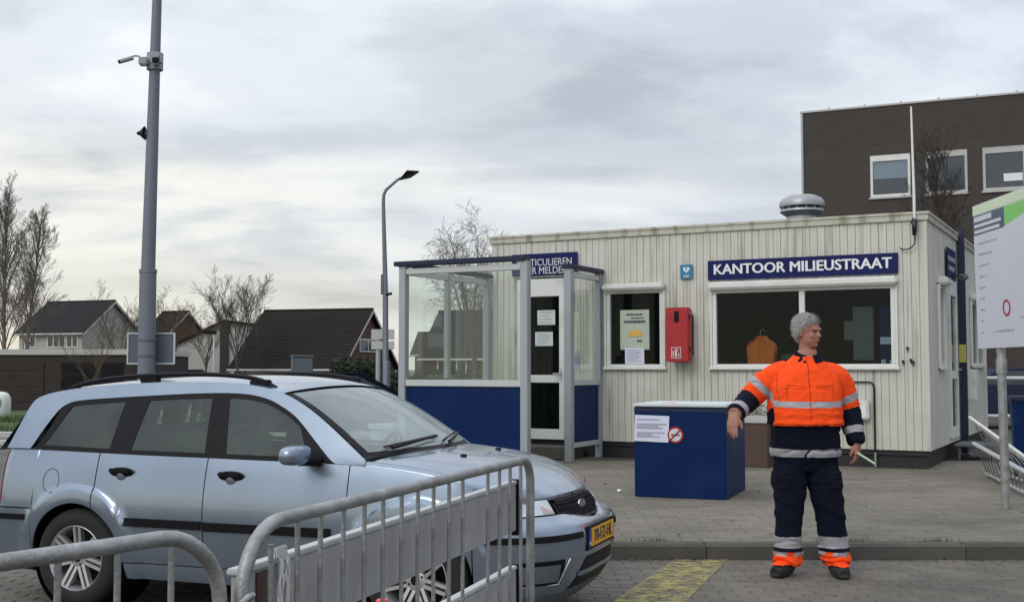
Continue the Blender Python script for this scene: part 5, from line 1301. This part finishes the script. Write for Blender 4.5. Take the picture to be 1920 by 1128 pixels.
# cabin furniture
def seat(x, y, w=.5):
    s_ = MB(); s_.bevbox(x-.25, x+.25, y-w/2, y+w/2, .45, .60, .05); s_.bevbox(x-.36, x-.24, y-w/2, y+w/2, .56, 1.10, .05, Matrix.Translation((0, 0, 0)))
    for yy in ((y,) if w < .8 else (y-.4, y+.4)): s_.bevbox(x-.36, x-.27, yy-.13, yy+.13, 1.12, 1.26, .035)
    s_.build('seat', M['seat'], CAR, 40)
seat(1.22, -.38); seat(1.22, .38); seat(.42, 0, 1.25)
MB().bevbox(1.62, 2.0, -.70, .70, .62, .93, .06).build('dashboard', M['greyplastic'], CAR)
MB().lathe([(.16+.012*cos(a), .012*sin(a)) for a in [2*pi*i/8 for i in range(9)]], 28, Matrix.Translation((1.52, .38, .90)) @ Matrix.Rotation(R(-65), 4, 'Y')).build('steering_wheel', M['trim'], CAR, True)
MB().bevbox(-.50, .15, -.62, .62, .60, .66, .02).build('load_cover', M['seat'], CAR)
# ------------------------------------------------------------------ the attendant
PX, PY = 2.135, 8.45
PER = empty('person', (PX, PY, .006), 0, 'grey haired worker in orange and navy high visibility clothing pointing down at the road', 'person')
def V(x, y, z): return Vector((x, y, z))
bd_ = MB()
def rings(secs, n=28, p=1.0, mb=None):
    """closed loft through horizontal rings (z, cx, cy, rx, ry)"""
    mb = mb or bd_; vs = []
    f = lambda q: math.copysign(abs(q)**p, q)
    for z, cx, cy, rx, ry in secs:
        for j in range(n): a = 2*pi*j/n; vs.append((cx+rx*f(cos(a)), cy+ry*f(sin(a)), z))
    k = len(secs); fs = [(i*n+j, i*n+(j+1) % n, (i+1)*n+(j+1) % n, (i+1)*n+j) for i in range(k-1) for j in range(n)]
    fs += [list(range(n))[::-1], list(range((k-1)*n, k*n))]; mb.add(vs, fs)
def spl(pts, k=6):      # smooth polyline with radii: (x,y,z,r)
    out_ = []
    P = [pts[0]] + pts + [pts[-1]]
    for i in range(1, len(P)-2):
        for j in range(k):
            t = j/k; out_.append(tuple(.5*((2*P[i][c]) + (-P[i-1][c]+P[i+1][c])*t + (2*P[i-1][c]-5*P[i][c]+4*P[i+1][c]-P[i+2][c])*t*t + (-P[i-1][c]+3*P[i][c]-3*P[i+1][c]+P[i+2][c])*t**3) for c in range(4)))
    out_.append(tuple(pts[-1])); return out_
def limb(pts, n=16, flat=1.0, k=6, mb=None):
    s_ = spl(pts, k); (mb or bd_).tube([q[:3] for q in s_], [q[3] for q in s_], n, flat=flat)
# torso: loose jacket over a broad build
rings([(.74, -.035, .0, .15, .12), (.80, -.035, .0, .205, .145), (.86, -.035, .0, .238, .165), (.93, -.038, -.005, .240, .175), (1.00, -.04, -.012, .232, .185),
       (1.055, -.04, -.018, .236, .195), (1.08, -.04, -.02, .250, .208), (1.13, -.04, -.018, .256, .210), (1.22, -.037, -.012, .254, .200), (1.32, -.034, -.004, .256, .184),
       (1.385, -.030, .004, .250, .168), (1.435, -.026, .010, .222, .150), (1.48, -.022, .016, .168, .125), (1.52, -.018, .018, .118, .100), (1.555, -.014, .016, .082, .085), (1.59, -.012, .012, .070, .074)], p=.82)
# neck
limb([(-.012, .012, 1.50, .068), (-.010, .006, 1.58, .060), (-.008, -.002, 1.66, .058)])
# arms
SH1, EL1, WR1 = (-.225, .015, 1.455), (-.415, .055, 1.245), (-.580, -.185, 1.130)
SH2, EL2, WR2 = (.180, .015, 1.44), (.292, .050, 1.17), (.318, -.055, .915)
limb([(-.15, .01, 1.435, .080), (-.228, .015, 1.405, .088), (-.32, .03, 1.345, .086), (-.415, .055, 1.245, .078), (-.475, -.03, 1.205, .070), (-.535, -.12, 1.165, .060), (-.575, -.178, 1.135, .050)])
limb([(.10, .01, 1.43, .080), (.180, .014, 1.398, .092), (.245, .03, 1.32, .088), (.288, .048, 1.19, .080), (.305, .02, 1.09, .072), (.315, -.02, 1.0, .064), (.320, -.048, .935, .054)])
# legs in loose trousers
limb([(-.125, .0, .86, .125), (-.145, -.005, .70, .116), (-.155, -.012, .52, .102), (-.160, .0, .36, .090), (-.163, .01, .22, .086), (-.165, .012, .125, .088), (-.165, .012, .085, .080)], 20)
limb([(.055, .0, .86, .125), (.085, -.005, .70, .118), (.118, -.012, .52, .106), (.142, .0, .36, .096), (.160, .01, .22, .096), (.172, .01, .12, .098), (.174, .01, .08, .086)], 20)
# feet
limb([(-.150, .055, .062, .050), (-.170, .02, .062, .058), (-.215, -.035, .048, .054), (-.262, -.088, .040, .050), (-.290, -.118, .036, .038)], 16, .95)
limb([(.178, .055, .062, .050), (.178, .01, .064, .060), (.180, -.07, .048, .057), (.180, -.14, .040, .052), (.180, -.18, .036, .038)], 16, .95)
# head: turned to his left
HY = R(44)
HM = Matrix.Translation((-.008, -.010, 1.718)) @ Matrix.Rotation(HY, 4, 'Z') @ Matrix.Rotation(R(4), 4, 'X') @ Matrix.Scale(.96, 4)     # local -Y is the face
def hell(c, rx, ry, rz, p=1.0): bd_.ell(c, rx, ry, rz, HM, 24, 16, p)
hell((0, .012, .040), .080, .098, .092); hell((0, -.012, -.030), .066, .078, .088, .95); hell((0, -.045, -.083), .043, .040, .034)    # skull, face, chin
hell((0, -.030, -.055), .062, .055, .050)            # jaw
hell((0, -.078, .030), .056, .018, .014)            # brow
for sx in (-1, 1):
    hell((sx*.038, -.060, -.020), .022, .022, .024)      # cheeks
    hell((sx*.080, .012, -.008), .011, .020, .032)      # ears
bd_.tube([HM @ V(0, -.082, .024), HM @ V(0, -.092, .0), HM @ V(0, -.103, -.020), HM @ V(0, -.088, -.032)], [.008, .011, .015, .010], 10)   # nose
hell((0, -.086, -.050), .023, .011, .006); hell((0, -.084, -.060), .021, .011, .006)
# hands
def hand(W, D, N, side, curl, spread):
    """W wrist, D along the fingers, N out of the back of the hand; side=+1: thumb towards +cross"""
    D = Vector(D).normalized(); N = (Vector(N) - D*Vector(N).dot(D)).normalized(); S = D.cross(N)*side; W = Vector(W)
    def P(a, b, c): return W + D*a + S*b + N*c
    D, N, S = D*.9, N*.92, S*.9
    for i in range(4):      # palm as four metacarpal rays
        b0 = (.018-.012*i); b1 = (.034-.0225*i)
        bd_.tube([P(-.02, b0, 0), P(.03, (b0+b1)/2*1.1, .002), P(.088-.004*abs(i-1), b1, .0)], [.019, .018, .0135], 10)
    Ls = [(.042, .026, .020), (.047, .030, .021), (.043, .028, .021), (.034, .022, .018)]
    for i, (l1, l2, l3) in enumerate(Ls):
        b = .034-.0225*i; sp = (1.5-i)*spread; c = curl[i]
        p = P(.086-.004*abs(i-1), b, 0); pts = [tuple(p)+(.0105,)]; ang_ = 0
        for l, r_ in ((l1, .0098), (l2, .0090), (l3, .0072)):
            ang_ += c; d_ = (D*cos(ang_) - N*sin(ang_) + S*sp).normalized()*.9; p = p + d_*l; pts.append(tuple(p)+(r_,))
        bd_.tube([q[:3] for q in pts], [q[3] for q in pts], 10)
    p = P(.012, .026, -.004); pts = [(p, .016)]
    for (a, b, c), r_ in (((.030, .026, -.010), .0145), ((.030, .012, -.012), .0115), ((.024, .004, -.008), .0085)):
        p = p + D*a + S*b + N*c; pts.append((p, r_))
    bd_.tube([q[0] for q in pts], [q[1] for q in pts], 10)
hand((-.578, -.185, 1.128), (-.20, -.30, -.93), (-.50, -.70, .30), -1, (.16, .20, .28, .36), .06)
hand((.320, -.052, .925), (.02, -.10, -1), (.80, -.60, .0), 1, (.35, .45, .5, .55), .03)
# one continuous body
tmp = bpy.data.objects.new('tmp', bd_.mesh('tmp', M['skin'])); col.objects.link(tmp)
md = tmp.modifiers.new('r', 'REMESH'); md.mode = 'VOXEL'; md.voxel_size = .0055
dg = bpy.context.evaluated_depsgraph_get(); bme = bpy.data.meshes.new_from_object(tmp.evaluated_get(dg)); bpy.data.objects.remove(tmp)
bm = bmesh.new(); bm.from_mesh(bme)
for _ in range(3): bmesh.ops.smooth_vert(bm, verts=bm.verts, factor=.5, use_axis_x=True, use_axis_y=True, use_axis_z=True)
def seg(p, a, b):
    a, b = Vector(a), Vector(b); ab = b-a; t = (p-a).dot(ab)/ab.length_squared; tc_ = max(0, min(1, t)); return (p-(a+ab*tc_)).length, t
HMi = HM.inverted()
def region(p):
    """which garment covers this spot, and its coordinate along it"""
    dts = []
    a1, t1 = seg(p, SH1, EL1); a2, t2 = seg(p, EL1, WR1); b1, u1 = seg(p, SH2, EL2); b2, u2 = seg(p, EL2, WR2)
    if p.x < -.275 and p.z > .95 or (p.x < -.40 and p.z > .85): return ('arm1', t1 if a1 < a2 and t1 < 1.02 else 1+max(t2, 0)) 
    if p.z > .72 and p.x > .225 - .0 + .0 and b1 < .13 and p.z > 1.15 or (p.x > .243 and p.z < 1.16 and p.z > .70): return ('arm2', u1 if b1 < b2 and u1 < 1.02 else 1+max(u2, 0))
    if p.z > 1.545 + .10*(p.y+.05): return ('head', 0)
    if p.z > .84: return ('torso', p.z)
    return ('leg1' if p.x < -.035 else 'leg2', p.z)
def keep(nm, fn, m, off, extra=None, mats=None, fold=0):
    b2 = bm.copy(); b2.faces.ensure_lookup_table()
    for f in b2.faces:
        r_ = fn(f.calc_center_median()); f.material_index = max(r_, 0); f.tag = r_ < 0
    bmesh.ops.delete(b2, geom=[f for f in b2.faces if f.tag], context='FACES')
    b2.normal_update()
    N = {v: v.normal.copy() for v in b2.verts}
    for v in b2.verts: v.co += N[v]*max(.0035, off(v.co) if callable(off) else off)
    for f in b2.faces: f.smooth = True
    me = bpy.data.meshes.new(nm); b2.to_mesh(me); b2.free()
    for q in (mats or [m]): me.materials.append(q)
    o = bpy.data.objects.new(nm, me); col.objects.link(o); o.parent = PER; return o
for f in bm.faces: f.smooth = True
me = bpy.data.meshes.new('body'); bm.to_mesh(me); me.materials.clear(); me.materials.append(M['skin'])
body = bpy.data.objects.new('body', me); col.objects.link(body); body.parent = PER
def folds(p, amp=.004, s=14, v=(1, 1, .55)):
    q = Vector((p.x*v[0]*s, p.y*v[1]*s, p.z*v[2]*s)); n_ = MN.noise(q) + .5*MN.noise(q*2.1)
    return amp*n_
def f_jacket(p):
    k, t = region(p)
    if k == 'torso':
        if t > 1.068: return 2 if 1.185 < t + .02*abs(p.x+.04)*(-1) < 1.228 else 0
        if t > .845: return 2 if t < .895 + .10*(p.x+.04)**2 else 1
    if k == 'arm1':
        if t < .98: return 2 if .50 < t < .68 else 0
        if t < 1.93: return 2 if 1.62 < t < 1.79 else 1
    if k == 'arm2':
        if t < 1.0: return 2 if .62 < t < .80 else 0
        if t < 1.93: return 2 if 1.52 < t < 1.70 else 1
    return -1
def o_jacket(p):
    k, t = region(p); b = .008 + folds(p, .006, 7) + folds(p, .003, 26) - .008*max(0, 1-abs(MN.noise(Vector((p.x*6+3, p.y*6, p.z*9))))*5)
    if k == 'torso':
        if 1.068 < t < 1.12: b += .012*(1-(t-1.068)/.05)
        if t < .90: b += .008
        # horizontal slack above the hem and the pocket flaps
        b += .004*sin(t*95 + 3*MN.noise(p*7))*sst(1.02, 1.10, t)*(1-sst(1.16, 1.22, t))
        if 1.305 < t < 1.318 and p.y < 0 and .03 < abs(p.x+.04) < .18: b -= .006
        if p.y < -.05 and abs(p.x+.045) < .006 and t > 1.07: b += .004
    elif t > 1.80: b += .004
    elif .85 < t < 1.15: b += .003*sin(t*60)
    return b
jk = keep('jacket', f_jacket, None, o_jacket, mats=[M['orange'], M['navyfab'], M['reflect']])
def f_tr(p):
    k, t = region(p)
    if k in ('leg1', 'leg2') or (k == 'torso' and t < .90):
        if t < .072: return -1
        if .195 < t < .275: return 2
        if .17 < t <= .195: return 1
        if .140 < t <= .17: return 2 if MN.noise(p*18) > -.15 else 0
        if t <= .14: return 0
        return 1
    return -1
def o_tr(p):
    t = p.z; b = .007 + folds(p, .007, 8, (1, 1, 1.2)) + folds(p, .003, 24) - .009*max(0, 1-abs(MN.noise(Vector((p.x*6, p.y*6+2, p.z*10))))*9)
    if t < .20: b += .008 + .006*sin(t*130 + 5*MN.noise(p*9))
    if .38 < t < .6: b += .004*sin(t*50 + p.x*30)
    if .60 < t < .74 and abs(p.x+.035) > .13: b += .010*sst(.60, .62, t)*(1-sst(.72, .74, t))
    return b
tr_ = keep('trousers', f_tr, None, o_tr, mats=[M['orange'], M['navyfab'], M['reflect']])
for side_ in (0, 1):
    keep('boot', lambda p: 0 if (p.z < .105 and (p.x < 0) == (side_ == 0) and p.y < .2) and (p.z < .085 or p.y < -.02 or True) else -1, M['boot'], lambda p: .004 + (.006 if p.z < .022 else 0), mats=[M['boot']])
# collar
cl = MB()
def colr(u, v):
    a = -pi*.5 + .28 + (2*pi-.56)*u; r_ = .079 + .034*(1-v)**1.5; return (-.012 + r_*cos(a)*1.05, .004 + r_*sin(a)*1.08, 1.525 + .070*v + .018*sin(a)*v - .022*max(0, -sin(a)))
cl.grid(colr, 30, 4); co = cl.build('collar', M['navyfab'], PER, 60)
sdm = co.modifiers.new('t', 'SOLIDIFY'); sdm.thickness = .006
# zip, pocket flaps and seams laid on the jacket
from mathutils.bvhtree import BVHTree
def stitched(name, garment, lines, m, r_):
    bt = BVHTree.FromPolygons([v.co[:] for v in garment.data.vertices], [p.vertices[:] for p in garment.data.polygons]); mb = MB()
    for L_ in lines:
        pts = []
        for (xa, za), (xb, zb) in zip(L_, L_[1:]):
            for i in range(7):
                x, z = xa+(xb-xa)*i/6, za+(zb-za)*i/6; h_ = bt.ray_cast(Vector((x, -1, z)), Vector((0, 1, 0)))[0]
                if h_ is not None: pts.append(h_ + Vector((0, .0005, 0)))
        if len(pts) > 2: mb.tube(pts, r_, 5)
    return mb.build(name, m, PER)
stitched('zip', jk, [[(-.050, 1.072), (-.048, 1.25), (-.046, 1.40), (-.040, 1.50)]], M['seam'], .0034)
stitched('pocket_seams', jk, [[(-.20, 1.345), (-.075, 1.335)], [(-.20, 1.345), (-.20, 1.24)], [(.0, 1.335), (.125, 1.345)], [(.125, 1.345), (.125, 1.24)]], M['seam'], .0030)
stitched('shoulder_seams', jk, [[(-.245, 1.43), (-.262, 1.33), (-.245, 1.22)], [(.165, 1.44), (.205, 1.34), (.205, 1.20)]], M['seam'], .0026)
stitched('hem_seam', jk, [[(-.28, 1.074), (-.04, 1.070), (.20, 1.074)]], M['seam'], .004)
stitched('trouser_seams', tr_, [[(-.04, .83), (-.038, .74)], [(-.225, .70), (-.15, .69)], [(.08, .69), (.17, .70)], [(-.22, .80), (-.17, .73)], [(.10, .73), (.16, .80)]], M['trim'], .003)
# face details
e_ = MB()
for sx in (-1, 1): e_.ell((sx*.031, -.076, .010), .0115, .006, .0055, HM, 12, 8)
e_.build('eyes', M['eye'], PER)
e_ = MB(); e_.tube([HM @ V(-.022, -.0945, -.055), HM @ V(0, -.098, -.054), HM @ V(.022, -.0945, -.055)], [.002, .0035, .002], 6); e_.build('mouth', M['lip'], PER)
# hair: displaced cap with tufts
hline = smooth_interp([(-.12, .088), (-.085, .080), (-.06, .070), (-.035, .054), (-.018, .034), (.002, .016), (.02, -.022), (.04, -.060), (.12, -.075)])
def hfield(q): return q.z - hline(q.y) + .010*MN.noise(q*45)
def hairmask(q):
    return hfield(q) > 0
    # q in head space, face towards -Y
    if q.z < -.075: return False
    if q.y > .035: return q.z > -.065
    if q.y > -.012: return q.z > .022
    return q.z > .072 - .25*(q.y+.012)*0 and q.y > -.085
hm = keep('hair', lambda p: 0 if p.z > 1.6 and hairmask(HMi @ p) else -1, M['hair'], lambda p: .003 + (.011 + .009*MN.noise(p*38) + .005*MN.noise(p*90))*sst(0, .028, hfield(HMi @ p)), mats=[M['hair']])
tf = MB(); rr = random.Random(4); vv = [v.co.copy() for v in hm.data.vertices]
for k in range(2200):
    p = rr.choice(vv); q = HMi @ p; n_ = Vector((q.x, q.y-.01, q.z-.02)).normalized()
    dirw = (Vector((q.x*.6, .55 if q.y > -.02 else -.25, -.55 if q.z < .07 else -.12)) + n_*.45).normalized()
    dirw = (HM.to_3x3() @ dirw); L_ = rr.uniform(.010, .026); s_ = dirw.cross(HM.to_3x3() @ n_).normalized()*.0017
    m_ = p + dirw*L_*.5 + (HM.to_3x3() @ n_)*.004; e = p + dirw*L_
    tf.add([p-s_, p+s_, m_+s_*.8, m_-s_*.8, e], [(0, 1, 2, 3), (3, 2, 4)])
tf.build('hair_tufts', M['hair'], PER, kind='stuff')
for sx in (-1, 1):
    e_ = MB(); e_.tube([HM @ V(sx*.016, -.0925, .030), HM @ V(sx*.034, -.089, .034), HM @ V(sx*.052, -.074, .027)], [.003, .0045, .002], 6); e_.build('eyebrow', M['hair'], PER)
bm.free()
# pale pen-like stick held in his left hand
sk_ = empty('marker_stick', (PX+.335, PY-.10, .845), 0, 'short pale green stick held in the left hand of the worker', 'stick')
MB().tube([(-.03, 0, .03), (.085, -.03, -.045)], .007, 8).build('stick', M['greenpale'], sk_)
